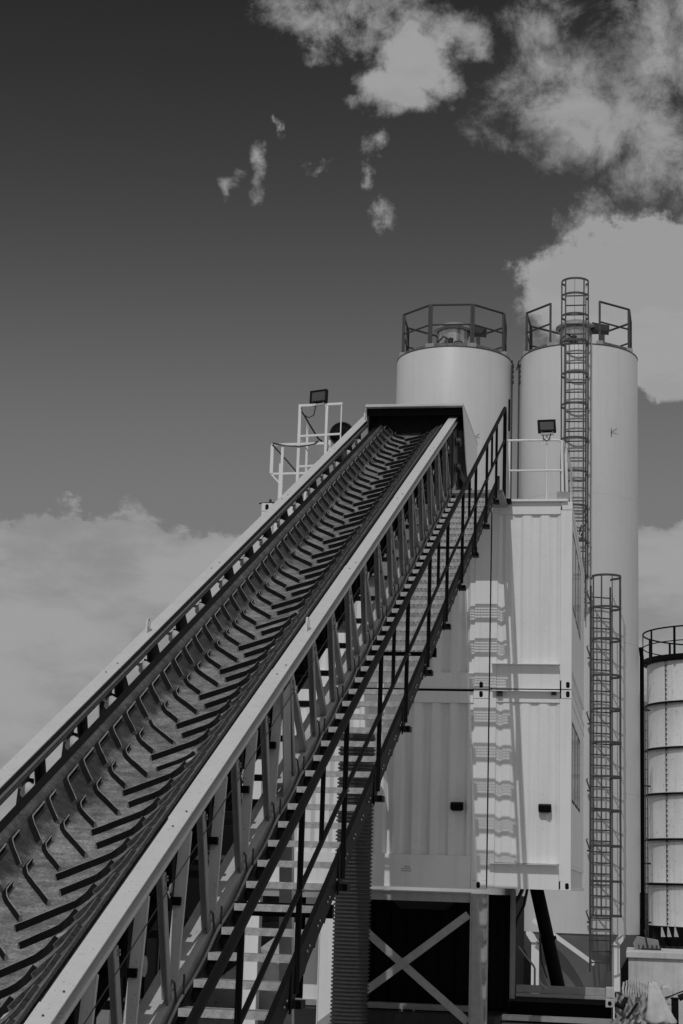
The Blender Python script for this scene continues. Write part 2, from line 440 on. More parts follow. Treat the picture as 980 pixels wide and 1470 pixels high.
for sg in (1, -1):
    x = XC+sg*.722
    for k in range(-6, nb+1):
        yt = 9.915+k*bay
        if yt < Y0+.3: continue
        m = MB(); angle(m, L(x, yt, 4.345), L(x, yt+.28, 5.198), .06, .075, sg, False, x); 
        m.build('truss_post', GREY if sg > 0 else RAILM, conv)  # left members dark: the belt's shade is put into their colour
        if sg > 0:
            m = MB()
            for dd in (4.372, 4.395):
                m.tube([L(x+.002, yt+.02+(dd-4.345)*.35, dd), L(x+.014, yt+.02+(dd-4.345)*.35, dd)], .009, 6)
            m.build('bolt', GALV, conv)
        if yt < 13.2:
            m = MB(); angle(m, L(x-.004*sg, yt+.60, 4.345), L(x-.004*sg, yt+.43, 5.198), .07, .03, sg, True, x-.004*sg); m.build('truss_brace', CHORD if sg > 0 else RAILM, conv)  # right brace pale as sunlit, left brace dark as shaded, by colour
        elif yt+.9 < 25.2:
            m = MB(); angle(m, L(x-.012*sg, yt+.10, 4.345), L(x-.012*sg, yt+.80, 5.198), .05, .06, sg, True, x-.012*sg); m.build('truss_brace', GREY if sg > 0 else RAILM, conv)  # left brace again coloured for the belt's shade
    m = MB(); ys = 13.05                                # splice plate
    m.add([L(x+.004*sg, ys, 4.342), L(x+.004*sg, ys+.26, 4.342), L(x+.004*sg, ys+.45, 5.19), L(x+.004*sg, ys+.18, 5.19),
           L(x+.012*sg, ys, 4.342), L(x+.012*sg, ys+.26, 4.342), L(x+.012*sg, ys+.45, 5.19), L(x+.012*sg, ys+.18, 5.19)],
          [(0, 1, 2, 3), (7, 6, 5, 4), (0, 4, 5, 1), (1, 5, 6, 2), (2, 6, 7, 3), (3, 7, 4, 0)])
    m.build('splice_plate', GREY, conv)
# idler stations
ist = .8655; iy = [11.18+ist*k for k in range(-8, 17)]
for Y in iy:
    if Y < Y0+.2 or Y > 25: continue
    m = MB()
    m.bar(L(XC-.70, Y+.10, 4.72), L(XC+.70, Y+.10, 4.72), .05, .05)
    for sg in (-1, 1):                                  # end stands
        m.box(XC+sg*.622-.006, XC+sg*.622+.006, Y+.12, Y+.20, L(0, Y+.1, 4.78).z, L(0, Y+.1, 4.34).z)
        m.box(XC+sg*.58-.05, XC+sg*.58+.04, Y+.10, Y+.112, L(0, Y+.1, 4.70).z, L(0, Y+.1, 4.42).z)
        m.bar(L(XC+sg*.60, Y-.02, 4.34), L(XC+sg*.57, Y+.06, 4.70), .03, .03)
        m.bar(L(XC+sg*.19, Y, 4.62), L(XC+sg*.19, Y+.1, 4.74), .02, .05)
    fr = m.build('idler_frame', BLACK, conv)
    a = math.atan(.62)
    for sg in (-1, 0, 1):
        m = MB()
        if sg == 0: m.tube([L(XC-.185, Y, 4.575), L(XC+.185, Y, 4.575)], .055, 14)
        else:
            we = .612 if sg < 0 else .50; p0 = L(XC+sg*.235, Y, bd(.22)+.078); p1 = L(XC+sg*we, Y, bd(.22)+.078-(we-.235)*.5)
            m.tube([p0, p0.lerp(p1, .97), p1], [.055, .055, .045], 16)
            m.tube([p1, p1+(p1-p0).normalized()*.05], .014, 8)
        m.build('roller', ROLL, fr)
m = MB(); sl_box(m, XC-.500, XC-.428, Y0, 25.0, 4.303, 4.312); m.build('belt_guard_strip', BLACK, conv)
m = MB(); sl_box(m, XC+.505, XC+.553, Y0, 25.0, 4.300, 4.306); sl_box(m, XC+.535, XC+.543, Y0, 25.0, 4.275, 4.2995); m.build('skirt_plate', DUSTY, conv)
# return rollers, cross members
for k in range(-6, 17, 2):
    Y = 10.4+k*bay
    if Y < Y0+.3 or Y > 24.6: continue
    m = MB(); m.tube([L(XC-.50, Y, 5.10), L(XC+.50, Y, 5.10)], .062, 16); m.build('return_roller', ROLL, conv)
for k in range(-6, 18):
    Y = 10.22+k*bay
    if Y < Y0+.3 or Y > 25: continue
    m = MB(); m.bar(L(XC-.71, Y, 5.24), L(XC+.71, Y, 5.24), .06, .05); m.bar(L(XC-.6, Y-.35, 4.80), L(XC+.6, Y-.35, 4.80), .03, .03)
    m.build('cross_member', DARK if k % 3 else RAILM, conv)
# dark plates added inside the frame to blacken the gaps behind the lattice
m = MB(); sl_box(m, XC-.66, XC-.652, Y0, 24.6, 4.62, 5.18); sl_box(m, XC-.66, XC-.652, Y0, 11.2, 5.181, 5.85); m.build('gap_backing', DARK, conv)
# cable tray, cables, conduit, clips
m = MB(); sl_box(m, -2.685, -2.642, Y0, 24.6, 5.315, 5.325); sl_box(m, -2.648, -2.642, Y0, 24.6, 5.25, 5.3145); m.build('cable_tray', DARK, conv)
for i in range(3):
    m = MB(); pts = []
    for j in range(90):
        Y = Y0+(24.9-Y0)*j/89
        pts.append(L(-2.678+i*.012+.004*math.sin(j*1.3+i*2), Y, 5.295+.006*math.sin(j*.9+i)))
    m.tube(pts, .009, 6); m.build('cable', CABLE, conv)
m = MB(); pts = []
for j in range(180):
    Y = Y0+(25.0-Y0)*j/179
    ph = ((Y-10.27)/bay) % 1.0
    pts.append(L(-2.655, Y, 5.215+.035*math.sin(math.pi*ph)))
m.tube(pts, .011, 8); m.build('conduit', PIPE, conv)
for k in range(-6, 17):
    Y = 10.27+k*bay+.06
    if Y < Y0+.3: continue
    m = MB(); m.tube([L(-2.652, Y, 5.29), L(-2.652, Y, 5.10)], .007, 6)
    m.build('cable_clip', CAGE, conv); m = MB()
    m.tube([L(-2.70, Y-.16, 5.21), L(-2.70, Y-.17, 5.10), L(-2.693, Y-.12, 5.08), L(-2.685, Y-.09, 5.11), L(-2.672, Y-.08, 5.23)], .007, 6)
    m.build('hook_bolt', CAGE, conv)
# pull cord with its eye bolts
m = MB(); m.tube([L(-2.668, Y0, 4.46)]+[L(-2.668, 9.95+i*bay*2, 4.44) for i in range(0, 9)], .004, 6); m.build('pull_cord', CABLE, conv)
for i in range(-3, 9):
    Y = 9.95+i*bay*2
    m = MB(); m.tube([L(-2.69, Y, 4.44), L(-2.655, Y, 4.44)], .006, 6)
    m.tube([L(-2.66, Y+.022*math.cos(a), 4.44+.022*math.sin(a)) for a in [j*math.pi/5 for j in range(10)]], .006, 6, closed=True)
    m.tube([L(-2.66, Y-.02, 4.445), L(-2.655, Y-.07, 4.43), L(-2.65, Y-.05, 4.47)], .006, 6)
    m.build('eye_bolt', GALV, conv)
# lifting lugs on the chords
for (px, py, X) in ((440, 917, -2.74), (211, 915, -4.10), (657, 600, -2.72), (523, 606, -4.07)):
    v = ray(px, py); kx = X/v.x; Y = v.y*kx
    m = MB(); b0 = L(X, Y, 4.2)
    m.add([b0+Vector((-.008, -.045, -.02)), b0+Vector((-.008, .045, .02)), b0+Vector((-.008, .03, .12)), b0+Vector((-.008, -.02, .11)),
           b0+Vector((.008, -.045, -.02)), b0+Vector((.008, .045, .02)), b0+Vector((.008, .03, .12)), b0+Vector((.008, -.02, .11))],
          [(0, 1, 2, 3), (7, 6, 5, 4), (0, 4, 5, 1), (1, 5, 6, 2), (2, 6, 7, 3), (3, 7, 4, 0)])
    m.tube([b0+Vector((.011, .0, .04)), b0+Vector((.011, .0, .09))], .012, 8)
    m.build('lifting_lug', CHORD, conv)
# head drum and hood
m = MB(); m.tube([L(XC-.5, 25.45, 4.80), L(XC+.5, 25.45, 4.80)], .25, 28); m.tube([L(XC-.68, 25.45, 4.80), L(XC+.68, 25.45, 4.80)], .04, 12); m.build('head_drum', DARK, conv)
hood = MB(); hx0, hx1 = -4.045, -2.565
hood.box(hx0, hx1, 25.0, 27.4, 10.02, 10.06)
hood.build('hood_roof', CHORD, conv, bevel=.004)
for (a, b) in ((hx0+.002, hx0+.012), (hx1-.012, hx1-.002)):
    m = MB(); m.prism([(25.02, 10.018), (27.38, 10.018), (27.38, 9.15), (26.2, 8.9), (25.55, 9.35), (25.02, 9.99)], 'x', a, b); m.build('hood_side', WHITE, conv)
m = MB(); m.box(hx0+.014, hx1-.014, 27.36, 27.38, 8.9, 10.017); m.build('hood_back', WHITE, conv)
m = MB(); m.box(hx0+.014, hx1-.014, 25.10, 25.115, 9.91, 10.017); m.build('hood_lip', BLACK, conv)
m = MB(); m.box(hx0+.02, hx1-.02, 25.32, 25.34, 9.72, 10.016)  # added dark sheet standing in for the shaded hood interior
for i in range(9):
    x = hx0+.03+i*.158; m.box(x, x+.15, 25.30+random.uniform(-.02, .02), 25.31+.02, 9.58+random.uniform(0, .03), 9.73)
m.build('dark_curtain', RUB, conv)
m = MB(); sl_box(m, -2.70, -2.675, 24.75, 25.35, 4.36, 5.2); m.bar(L(-2.62, 25.1, 5.0), (-2.38, 25.1, 8.62), .06, .06, (1, 0, 0)); m.build('bearing_plate', DARK, conv)
for i, d in enumerate((4.55, 4.95)):
    m = MB(); c = L(-2.66, 25.05, d); m.tube([c, c+Vector((.06, 0, 0))], .07, 14); m.build('bearing', DARK, conv)
m = MB()                                                  # chute below the hood into the plant
m.prism([(25.6, 9.2), (27.3, 9.2), (27.0, 8.58), (25.9, 8.58)], 'x', -3.95, -2.72); m.build('chute', DARK, conv)
# trestle legs of the conveyor
for Y in (13.7,):
    for sg in (-1, 1):
        m = MB(); t = L(XC+sg*.66, Y, 5.32); m.bar(t, (XC+sg*.8, Y, .0), .10, .10, (1, 0, 0)); m.build('trestle_leg', GREY, conv)
    m = MB(); zt = L(0, Y, 5.4).z; m.bar((XC-.68, Y, zt-.05), (XC+.68, Y, zt-.05), .08, .1); m.build('trestle_beam', DARK, conv)

# ================================================================== STAIRS
SD = 5.14; stair = thing('access_stair', 'steep black railed steel stairway with open grating treads running up beside the belt conveyor', 'stairs', (-2.3, 6.2, 0))
m = MB()
for (x0, x1) in ((-2.012, -2.0),):
    sl_box(m, x0, x1, 6.2, 24.9, SD-.10, SD+.09)
sl_box(m, -2.035, -2.0125, 6.2, 24.9, SD-.10, SD-.09); sl_box(m, -2.035, -2.0125, 6.2, 24.9, SD+.08, SD+.09)

for k in range(-18, 36):
    Y = 12.325+k*.3285
    for dy in (.06, .13):
        c = L(-1.999, Y+dy, SD-.0); m.tube([c, c+Vector((.008, 0, 0))], .009, 6, 1)
m.build('stringer', [BLACK, GALV], stair)
m = MB(); sl_box(m, -2.609, -2.602, 6.2, 24.9, SD+.06, SD+.16); m.build('stringer', BLACK, stair)
# tread prototype
TW0, TW1 = -2.60, -2.014
tp = MB(); y = 12.325; z = L(0, y, SD).z
tp.box(TW0, TW1, y, y+.028, z-.045, z)                    # nosing, pale
tp.box(TW0, TW1, y+.205, y+.212, z-.03, z-.002)
for i in range(1, 5): tp.box(TW0, TW1, y+.028+i*.036-.0065, y+.028+i*.036+.0065, z-.008, z-.003, 1)
for i in range(13):
    x = TW0+.02+i*.045
    tp.bar((x, y+.029, z-.022), (x+.018, y+.204, z-.022), .004, .018, (0, 0, 1), 1)
tp.box(TW0-.0015, TW0+.004, y+.029, y+.204, z-.035, z, 1)
tp.box(TW1-.006, TW1-.001, y+.029, y+.204, z-.035, z, 1)
t0 = tp.build('tread', [TREAD, GALV], stair)
bk = MB(); bk.prism([(y+.02, z-.047), (y+.19, z-.047), (y+.10, z-.15), (y+.03, z-.12)], 'x', TW0, TW0+.05)
b0_ = bk.build('tread_bracket', BLACK, t0)
bk = MB(); bk.prism([(y+.03, z-.047), (y+.18, z-.047), (y+.10, z-.11)], 'x', TW1-.05, TW1-.002); bk.build('tread_bracket', BLACK, t0)
for k in range(-18, 36):
    if k == 0: continue
    dy = k*.3285
    copy_part(t0, stair, (0, dy, dy*TAN))
# handrails
XR = -1.98
m = MB(); pts = [L(XR, 6.2, 4.1), L(XR, 25.45, 4.1)]; m.tube(pts, .026, 12)
m.tube([L(XR, 25.45, 4.1), L(XR, 25.45, 4.1)+Vector((0, .05, -.12)), (XR, 25.50, 8.6)], .028, 10)
m.build('handrail', BLACK, stair)
m = MB(); m.tube([L(XR, 6.2, 4.6), L(XR, 25.45, 4.6)], .017, 10); m.build('mid_rail', BLACK, stair)
for k in range(-2, 12):
    Y = 8.82+1.52*k
    if Y < 6.3: continue
    if Y > 25.3: continue
    p = L(XR, Y, 4.11)
    m = MB(); m.tube([p, Vector((XR, Y, L(0, Y, SD+.05).z))], .0185, 10)
    pp = m.build('rail_post', BLACK, stair)
    zz = L(0, Y, SD).z
    m = MB(); m.prism([(Y-.11, zz-.16), (Y+.10, zz-.02), (Y+.06, zz+.10), (Y+.02, zz+.16), (Y-.05, zz+.10)], 'x', -1.998, -1.985); m.box(-2.0, -1.93, Y-.09, Y+.05, zz-.13, zz-.085)
    m.build('base_plate', BLACK, pp)
    m = MB(); m.tube([L(XR+.012, Y, 4.6), L(XR+.03, Y, 4.6)], .010, 8); m.build('bolt', GALV, pp)
for k in range(-1, 6):
    Y = 11.03+3.07*k
    m = MB(); m.tube([L(XR-.004, Y, 4.11), Vector((XR-.004, Y, L(0, Y, 4.6).z-.02))], .016, 8)
    m.build('rail_hanger', BLACK, stair)
m = MB(); m.box(-2.62, -1.9, 24.2, 25.17, 8.50, 8.545); m.build('top_landing', GALV, stair)
m = MB(); m.box(-1.98, -1.84, 25.02, 25.16, 8.54, 8.60); m.build('landing_bracket', BLACK, stair)
for Y in (11.6, 17.2, 21.4):
    m = MB(); zt = L(0, Y, SD+.12).z; m.bar((-2.66, Y, zt-.03), (-1.99, Y, zt-.03), .06, .09); m.build('cross_beam', BLACK, stair)

# ================================================================== CONTAINERS
YF = 25.2
def corr(m, x0, x1, y, z0, z1, pitch=.262, depth=.036, phase=0.0):
    # trapezoid corrugation: pans face the camera (-Y)
    pts = [(x0, y)]
    x = x0-phase
    while x < x1:
        for dx, dd in ((0.0, 0), (.065, 0), (.112, depth), (.190, depth), (.237, 0)):
            xx = x+dx
            if x0 < xx < x1: pts.append((xx, y+dd))
        x += pitch
    pts.append((x1, pts[-1][1]))
    n = len(pts)
    v = [(a, b, z) for z in (z0, z1) for a, b in pts]
    m.add(v, [(i, i+1, n+i+1, n+i) for i in range(n-1)])
    v = [(a, b+.004, z) for z in (z0, z1) for a, b in pts]
    m.add(v, [(i, n+i, n+i+1, i+1) for i in range(n-1)])
def casting(parent, x0, x1, z0, z1, hole=True, hx=0):
    m = MB(); m.box(x0, x1, YF-.012, YF+.16, z0, z1)
    o = m.build('corner_casting', WHITE, parent, bevel=.004)
    if hole:
        cx, cz = (x0+x1)/2+hx, (z0+z1)/2
        m = MB(); n = 16; v = []
        for k in range(n):
            a = 2*math.pi*k/n; v.append((cx+.027*math.cos(a), YF-.0145, cz+(.022*math.sin(a)+(.022 if math.sin(a) > 0 else -.022))))
        m.add(v+[(p[0], YF-.0125, p[2]) for p in v], [tuple(range(n))]+[(i, (i+1) % n, n+(i+1) % n, n+i) for i in range(n)])
        m.build('casting_hole', BLACK, o)
def contA(z0, z1, label, lower):
    t = thing('steel_container', label, 'container', (-3.9, YF, z0), 'white steel containers of the plant tower')
    x0, x1 = -5.62, -2.146
    m = MB(); corr(m, -5.45, -2.362, YF+.022, z0+.46-(.0 if lower else .22), z1-.19, phase=.10, depth=.075); m.build('corrugated_wall', WHITE, t)
    m = MB(); b = .46 if lower else .24
    m.box(-5.42, -2.363, YF+.006, YF+.12, z0+.012, z0+b-.002); m.box(-5.42, -2.363, YF-.018, YF+.05, z0, z0+.010); m.build('bottom_rail', WHITE, t, bevel=.003)
    m = MB(); m.box(-5.42, -2.363, YF+.004, YF+.12, z1-.188, z1-.02); m.build('top_rail', WHITE, t, bevel=.003)
    for (a, c) in ((-5.62, -5.452), (-2.36, -2.146)):
        m = MB(); m.box(a, c, YF-.004, YF+.16, z0+.122, z1-.122); m.build('corner_post', WHITE, t, bevel=.005)
        casting(t, a, c, z0, z0+.12, hx=0.0); casting(t, a, c, z1-.12, z1, hole=lower or a < -5)
    m = MB(); m.box(-5.60, -5.58, YF+.17, YF+6.0, z0+.02, z1-.02); m.build('side_wall', WHITE, t)
    m = MB(); m.box(-5.57, -2.17, YF+5.98, YF+6.0, z0+.02, z1-.02); m.build('back_wall', WHITE, t)
    m = MB(); m.box(-5.57, -2.17, YF+.17, YF+5.97, z1-.06, z1-.022); m.build('roof', WHITE, t)
    m = MB(); m.box(-5.57, -2.17, YF+.17, YF+5.97, z0+.02, z0+.06); m.build('floor', DARK, t)
    if lower:
        m = MB(); m.box(-3.36, -3.22, YF+.003, YF+.0055, z0+.22, z0+.23); m.box(-3.36, -3.22, YF+.003, YF+.0055, z0+.25, z0+.26); m.box(-3.32, -3.235, YF+.003, YF+.0055, z0+.28, z0+.29); m.build('data_plate', GALV, t)
    return t
ZB, ZM, ZT = 2.975, 5.81, 8.585
contA(ZB, ZM-.012, 'lower left white container, ribbed wall mostly in shadow, standing on the braced steel legs', True)
contA(ZM+.003, ZT, 'upper left white container under the conveyor hood, crossed by the shadow of the stairway', False)
def contB(z0, z1, label, lower):
    t = thing('steel_container', label, 'container', (-1.5, YF, z0), 'white steel containers of the plant tower')
    x0, x1 = -2.128, -.952
    m = MB(); corr(m, -2.03, -1.122, YF+.018, z0+.36, z1-.185, phase=.13, depth=.024); m.build('corrugated_wall', WHITE, t)
    m = MB(); m.box(-2.126, -2.032, YF-.004, YF+.12, z0+.122 if False else z0+.002, z1-.002); m.build('corner_post', WHITE, t, bevel=.004)
    m = MB(); m.box(-1.12, -.954, YF-.004, YF+.14, z0+.122, z1-.122); m.build('corner_post', WHITE, t, bevel=.006)
    casting(t, -1.10, -.952, z0, z0+.12, hx=.02); casting(t, -1.10, -.952, z1-.12, z1, hole=lower, hx=.02)
    m = MB(); m.box(-2.030, -1.122, YF+.001, YF+.12, z0+.002, z0+.34); m.build('bottom_rail', WHITE, t, bevel=.003)
    m = MB(); m.box(-2.030, -1.122, YF+.001, YF+.12, z1-.183, z1-.002); m.build('top_rail', WHITE, t, bevel=.003)
    m = MB(); m.prism([(YF-.115, z0+.342), (YF+.10, z0+.342), (YF+.10, z0+.356), (YF-.115, z0+.349)], 'x', -2.10, -1.13); m.build('ledge', WHITE, t)
    if lower:
        m = MB(); m.prism([(YF-.09, z1-.030), (YF, z1-.030), (YF, z1-.020), (YF-.09, z1-.024)], 'x', -2.09, -1.12); m.build('ledge', WHITE, t)
        m = MB(); m.box(-2.02, -1.94, YF-.06, YF-.002, z1-.10, z1-.035); m.box(-1.24, -1.17, YF-.05, YF-.002, z1-.075, z1-.035); m.build('hinge', DARK, t)
    # long side wall
    m = MB(); xs = -.962
    wins = [(25.72, 26.75), (26.95, 27.95), (28.15, 29.1)]
    wz0, wz1 = (z0+1.25, z0+2.42)
    m.box(xs-.04, xs, YF+.142, YF+5.9, z0+.36, wz0); m.box(xs-.04, xs, YF+.142, YF+5.9, wz1, z1-.16)
    ys = [YF+.142]+[q for w in wins for q in w]+[YF+5.9]
    for i in range(0, len(ys), 2): m.box(xs-.04, xs, ys[i], ys[i+1], wz0, wz1)
    m.build('side_wall', WHITE, t)
    m = MB(); m.box(-1.02, -.954, YF+.142, YF+5.9, z1-.155, z1-.002); m.box(-1.02, -.950, YF+.142, YF+5.9, z0+.002, z0+.05); m.box(-1.02, -.954, YF+.142, YF+5.9, z0+.30, z0+.355); m.build('side_rail', WHITE, t, bevel=.004)
    m = MB()                                             # ribbed lower panel
    y = YF+.15
    while y < YF+5.8: m.box(-1.0, -.972 if int((y-YF)/.25) % 2 else -.99, y, min(y+.25, YF+5.88), z0+.051, z0+.298); y += .251
    m.build('kick_panel', WHITE, t)
    for (a, b) in wins:
        fo = MB(); w_ = .045
        fo.box(xs-.03, xs+.003, a, a+w_, wz0, wz1); fo.box(xs-.03, xs+.003, b-w_, b, wz0, wz1)
        fo.box(xs-.03, xs+.003, a+w_, b-w_, wz0, wz0+w_); fo.box(xs-.03, xs+.003, a+w_, b-w_, wz1-w_, wz1)
        o = fo.build('window', BLACK, t)
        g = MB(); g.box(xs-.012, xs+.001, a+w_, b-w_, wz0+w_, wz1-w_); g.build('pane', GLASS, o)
    m = MB(); m.box(-2.1, -1.0, YF+.16, YF+5.98, z1-.06, z1-.022); m.build('roof', WHITE, t)
    m = MB(); m.box(-2.1, -1.0, YF+.16, YF+5.98, z0+.02, z0+.055); m.build('floor', DARK, t)
    m = MB(); m.box(-2.1, -1.0, YF+5.96, YF+5.98, z0+.06, z1-.062); m.build('back_wall', WHITE, t)
    return t
cb1 = contB(ZB+.02, ZM+.002, 'narrow lower right white container with ledges on its face and dark windows down its side', True)
cb2 = contB(ZM+.017, ZT, 'narrow upper right white container carrying the floodlight railing on its roof', False)
# conduit on the upper side edge + thin downpipe lines on B
for (px, y0_, y1_, nm, lab) in ((656, 1, 0, 'a', 'small black bulkhead lamp on the shaded ribbed container wall'), (782, 1, 0, 'b', 'small black bulkhead lamp on the sunlit container face')):
    c = at(px, 1157 if px == 656 else 1160, YF)
    t = thing('wall_lamp', lab, 'lamp', (c.x, YF, c.z), 'bulkhead lamps')
    m = MB(); m.prism([(YF+.028 if px == 656 else YF+.016, c.z-.06), (YF-.07, c.z-.05), (YF-.09, c.z+.035), (YF+.028 if px == 656 else YF+.016, c.z+.06)], 'x', c.x-.09, c.x+.09); m.build('housing', BLACK, t, bevel=.006)
    m = MB(); m.box(c.x-.07, c.x+.07, YF-.068, YF-.0, c.z-.075, c.z-.061); m.build('lens', LENS, t)
# ================================================================== SUPPORT FRAME under the containers
fr = thing('support_frame', 'pale steel support frame with crossed flat braces under the lower left container', 'frame', (-3.3, YF+.15, 0))
for x0, x1 in ((-2.362, -2.118), (-4.52, -4.23), (-5.62, -5.4)):
    m = MB(); m.box(x0, x1, YF+.02, YF+.20, 0, ZB-.062); m.box(x0+.0, x0+.012, YF-.01, YF+.0195, 0, ZB-.062); m.box(x1-.012, x1, YF-.01, YF+.0195, 0, ZB-.062)
    m.build('leg', GREY if x0 > -3 else WHITE, fr, bevel=.003)  # lit legs white, shaded leg grey: the light is put into the colour
m = MB(); m.box(-5.6, -2.37, YF+.04, YF+.20, ZB-.19, ZB-.062); m.box(-5.6, -2.37, YF-.01, YF+.2, ZB-.060, ZB-.048); m.build('head_beam', GREY, fr)
def flat(p, q, w, y):
    mm = MB(); mm.bar((p.x, y, p.z), (q.x, y, q.z), .012, w, (0, 0, 1)); return mm
p, q = at(528, 1420, YF), at(672, 1313, YF); q2 = p+(p-q)*.5
flat(q2, q, .11, YF+.012).build('brace', GREY, fr)
p, q = at(528, 1340, YF), at(668, 1465, YF); q2 = p+(p-q)*.42; q3 = q+(q-p)*.02
flat(q2, q3, .11, YF+.03).build('brace', GREY, fr)
for x0, x1 in ((-5.62, -5.4),):
    m = MB(); m.box(x0, x1, YF+5.7, YF+5.9, 0, ZB-.062); m.build('leg', GREY, fr)

# housing coloured black to stand for the shaded void behind the braces
cab = thing('mixer_housing', 'housing with a hanging hopper under the containers, coloured black for the dark void behind the crossed braces', 'machinery', (-3.6, 27.6, 0))
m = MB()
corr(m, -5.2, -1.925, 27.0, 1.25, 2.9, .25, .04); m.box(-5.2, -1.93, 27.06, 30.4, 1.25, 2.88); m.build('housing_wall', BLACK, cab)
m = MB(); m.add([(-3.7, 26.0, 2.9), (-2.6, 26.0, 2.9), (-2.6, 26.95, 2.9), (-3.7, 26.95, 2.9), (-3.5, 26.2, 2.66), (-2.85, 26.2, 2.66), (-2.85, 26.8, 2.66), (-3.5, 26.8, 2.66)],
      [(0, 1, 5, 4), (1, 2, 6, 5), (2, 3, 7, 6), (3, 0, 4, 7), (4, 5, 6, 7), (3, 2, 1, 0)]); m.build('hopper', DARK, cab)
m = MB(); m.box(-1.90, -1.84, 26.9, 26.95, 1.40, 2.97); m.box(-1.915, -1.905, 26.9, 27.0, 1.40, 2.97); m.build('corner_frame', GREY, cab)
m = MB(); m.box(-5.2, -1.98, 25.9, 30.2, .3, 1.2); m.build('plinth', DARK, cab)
# base frame at the bottom right
bf = thing('base_frame', 'low pale channel-steel base frame with a cast corner beside the folded sheets', 'frame', (-1.1, 27, 0))
m = MB(); m.box(-1.82, -.50, 26.93, 27.06, 1.49, 1.60); m.box(-1.82, -.44, 26.86, 26.925, 1.44, 1.488); m.build('channel', GREY, bf, bevel=.004)
m = MB(); m.box(-.495, -.38, 26.85, 27.06, 1.47, 1.62); m.box(-.50, -.38, 26.85, 27.06, 1.335, 1.462); m.build('corner_casting', CONC, bf, bevel=.008)
m = MB(); m.tube([(-.44, 26.849, 1.395), (-.44, 26.84, 1.395)], .03, 14); m.build('casting_hole', BLACK, bf)
m = MB(); m.box(-1.82, -.50, 26.95, 27.05, 1.36, 1.43); m.build('lower_channel', DARK, bf)
m = MB(); m.box(-2.36, -.42, 27.3, 29.0, .9, 1.34); m.build('void_box', BLACK, bf)  # black box stands in for the shaded void below the channel
m = MB(); m.box(-2.1, -.40, 26.3, 26.5, 1.13, 1.20); m.box(-2.1, -.40, 26.28, 26.5, 1.03, 1.09); m.box(-5.3, -2.38, 26.3, 26.5, 1.22, 1.30); m.box(-5.3, -2.38, 26.25, 26.5, 1.06, 1.15); m.build('lower_rail', GREY, bf)
for x in (-3.55, -3.38): 
    m = MB(); m.bar((x, 26.24, .6), (x+.12, 26.24, 1.22), .07, .02); m.build('strut', GREY, bf)
for x in (-1.8, -.45, -5.2):
    m = MB(); m.box(x, x+.12, 26.35, 26.47, 0, 1.03); m.build('foot', DARK, bf)
m = MB(); m.tube([(-1.80, 27.02, 2.15), (-1.57, 27.02, 1.88), (-1.55, 27.02, 1.84), (-1.55, 27.02, 1.56)], .016, 8); m.build('hand_loop', GREY, bf)
m = MB(); m.tube([(-1.46, 26.98, 1.62), (-1.38, 26.9, 1.57)], .022, 8); m.build('valve_stub', CONC, bf)
# screw conveyor
m = MB(); a_ = at(767, 1262, 27.6); b_ = at(802, 1420, 27.6); m.tube([a_, b_], .105, 20)
c_ = a_.lerp(b_, .55); dd = (b_-a_).normalized(); m.tube([c_-dd*.03, c_+dd*.03], .135, 20)
o = m.build('screw_conveyor', BLACK); tag(o, 'thick black tube slanting down in front of the silo cone', 'screw conveyor')
recentre(o, (b_.x, b_.y, b_.z))
cb = MB(); cb.tube([at(757, 1275, 27.4), at(752, 1300, 27.4), at(742, 1320, 27.4), at(738, 1340, 27.4)], .022, 8); cb.tube([at(750, 1276, 27.35), at(744, 1290, 27.35), at(736, 1302, 27.35)], .03, 8)
cb.tube([at(775, 1340, 27.3), at(777, 1380, 27.3), at(785, 1404, 27.3)], .012, 8)
o = cb.build('hanging_cables', CABLE); tag(o, 'loose black cables hanging below the narrow lower container beside the slanting tube', 'cables'); recentre(o, at(757, 1275, 27.4))

# ribbed hose
m = MB(); prof = []; z = 0.0; cx, cy = -3.93, 24.45
while z < 5.0:
    prof += [(.262, z), (.262, z+.020), (.238, z+.028), (.238, z+.044)]; z += .052
m.lathe(cx, cy, prof, 40, sm=False); m.lathe(cx, cy, [(0.001, 5.02), (.25, 5.02), (.25, 5.06), (.001, 5.06)], 32, sm=False)
o = m.build('ribbed_hose', HOSE); tag(o, 'thick black ribbed vertical hose standing behind the stairway', 'hose'); recentre(o, (cx, cy, 0))

# ================================================================== ROOF RAILINGS AND FLOODLIGHTS
rr = thing('roof_railing', 'thin white pipe railing on the roof of the narrow right container', 'railing', (-1.4, 25.35, ZT))
def rail(t, pts, r, mt=WHITE, name='rail'):
    m = MB(); m.tube(pts, r, 8); return m.build(name, mt, t)
rail(rr, [(-1.93, 25.35, 9.565), (-1.17, 25.35, 9.565), (-1.10, 25.38, 9.54), (-1.07, 25.5, 9.50)], .018)
rail(rr, [(-1.93, 25.35, 9.10), (-1.12, 25.35, 9.10)], .015)
rail(rr, [(-1.10, 25.40, ZT), (-1.12, 25.37, 9.54)], .022, name='post'); rail(rr, [(-1.04, 25.6, ZT), (-1.07, 25.5, 9.50)], .022, name='post')
rail(rr, [(-1.90, 25.36, ZT), (-1.90, 25.36, 9.56)], .02, name='post')
rail(rr, [(-1.07, 25.5, 9.50), (-1.04, 27.0, 9.50), (-1.04, 27.0, ZT)], .018)
rail(rr, [(-1.34, 25.36, ZT), (-1.34, 25.36, 9.66)], .014, name='lamp_pole')
m = MB(); m.box(-2.1, -1.02, 25.14, 25.3, ZT+.002, ZT+.035); m.build('toe_plate', WHITE, rr)
m = MB(); m.box(-1.18, -1.0, 25.17, 25.19, ZT+.037, ZT+.15); m.build('foot_bracket', GREY, rr)
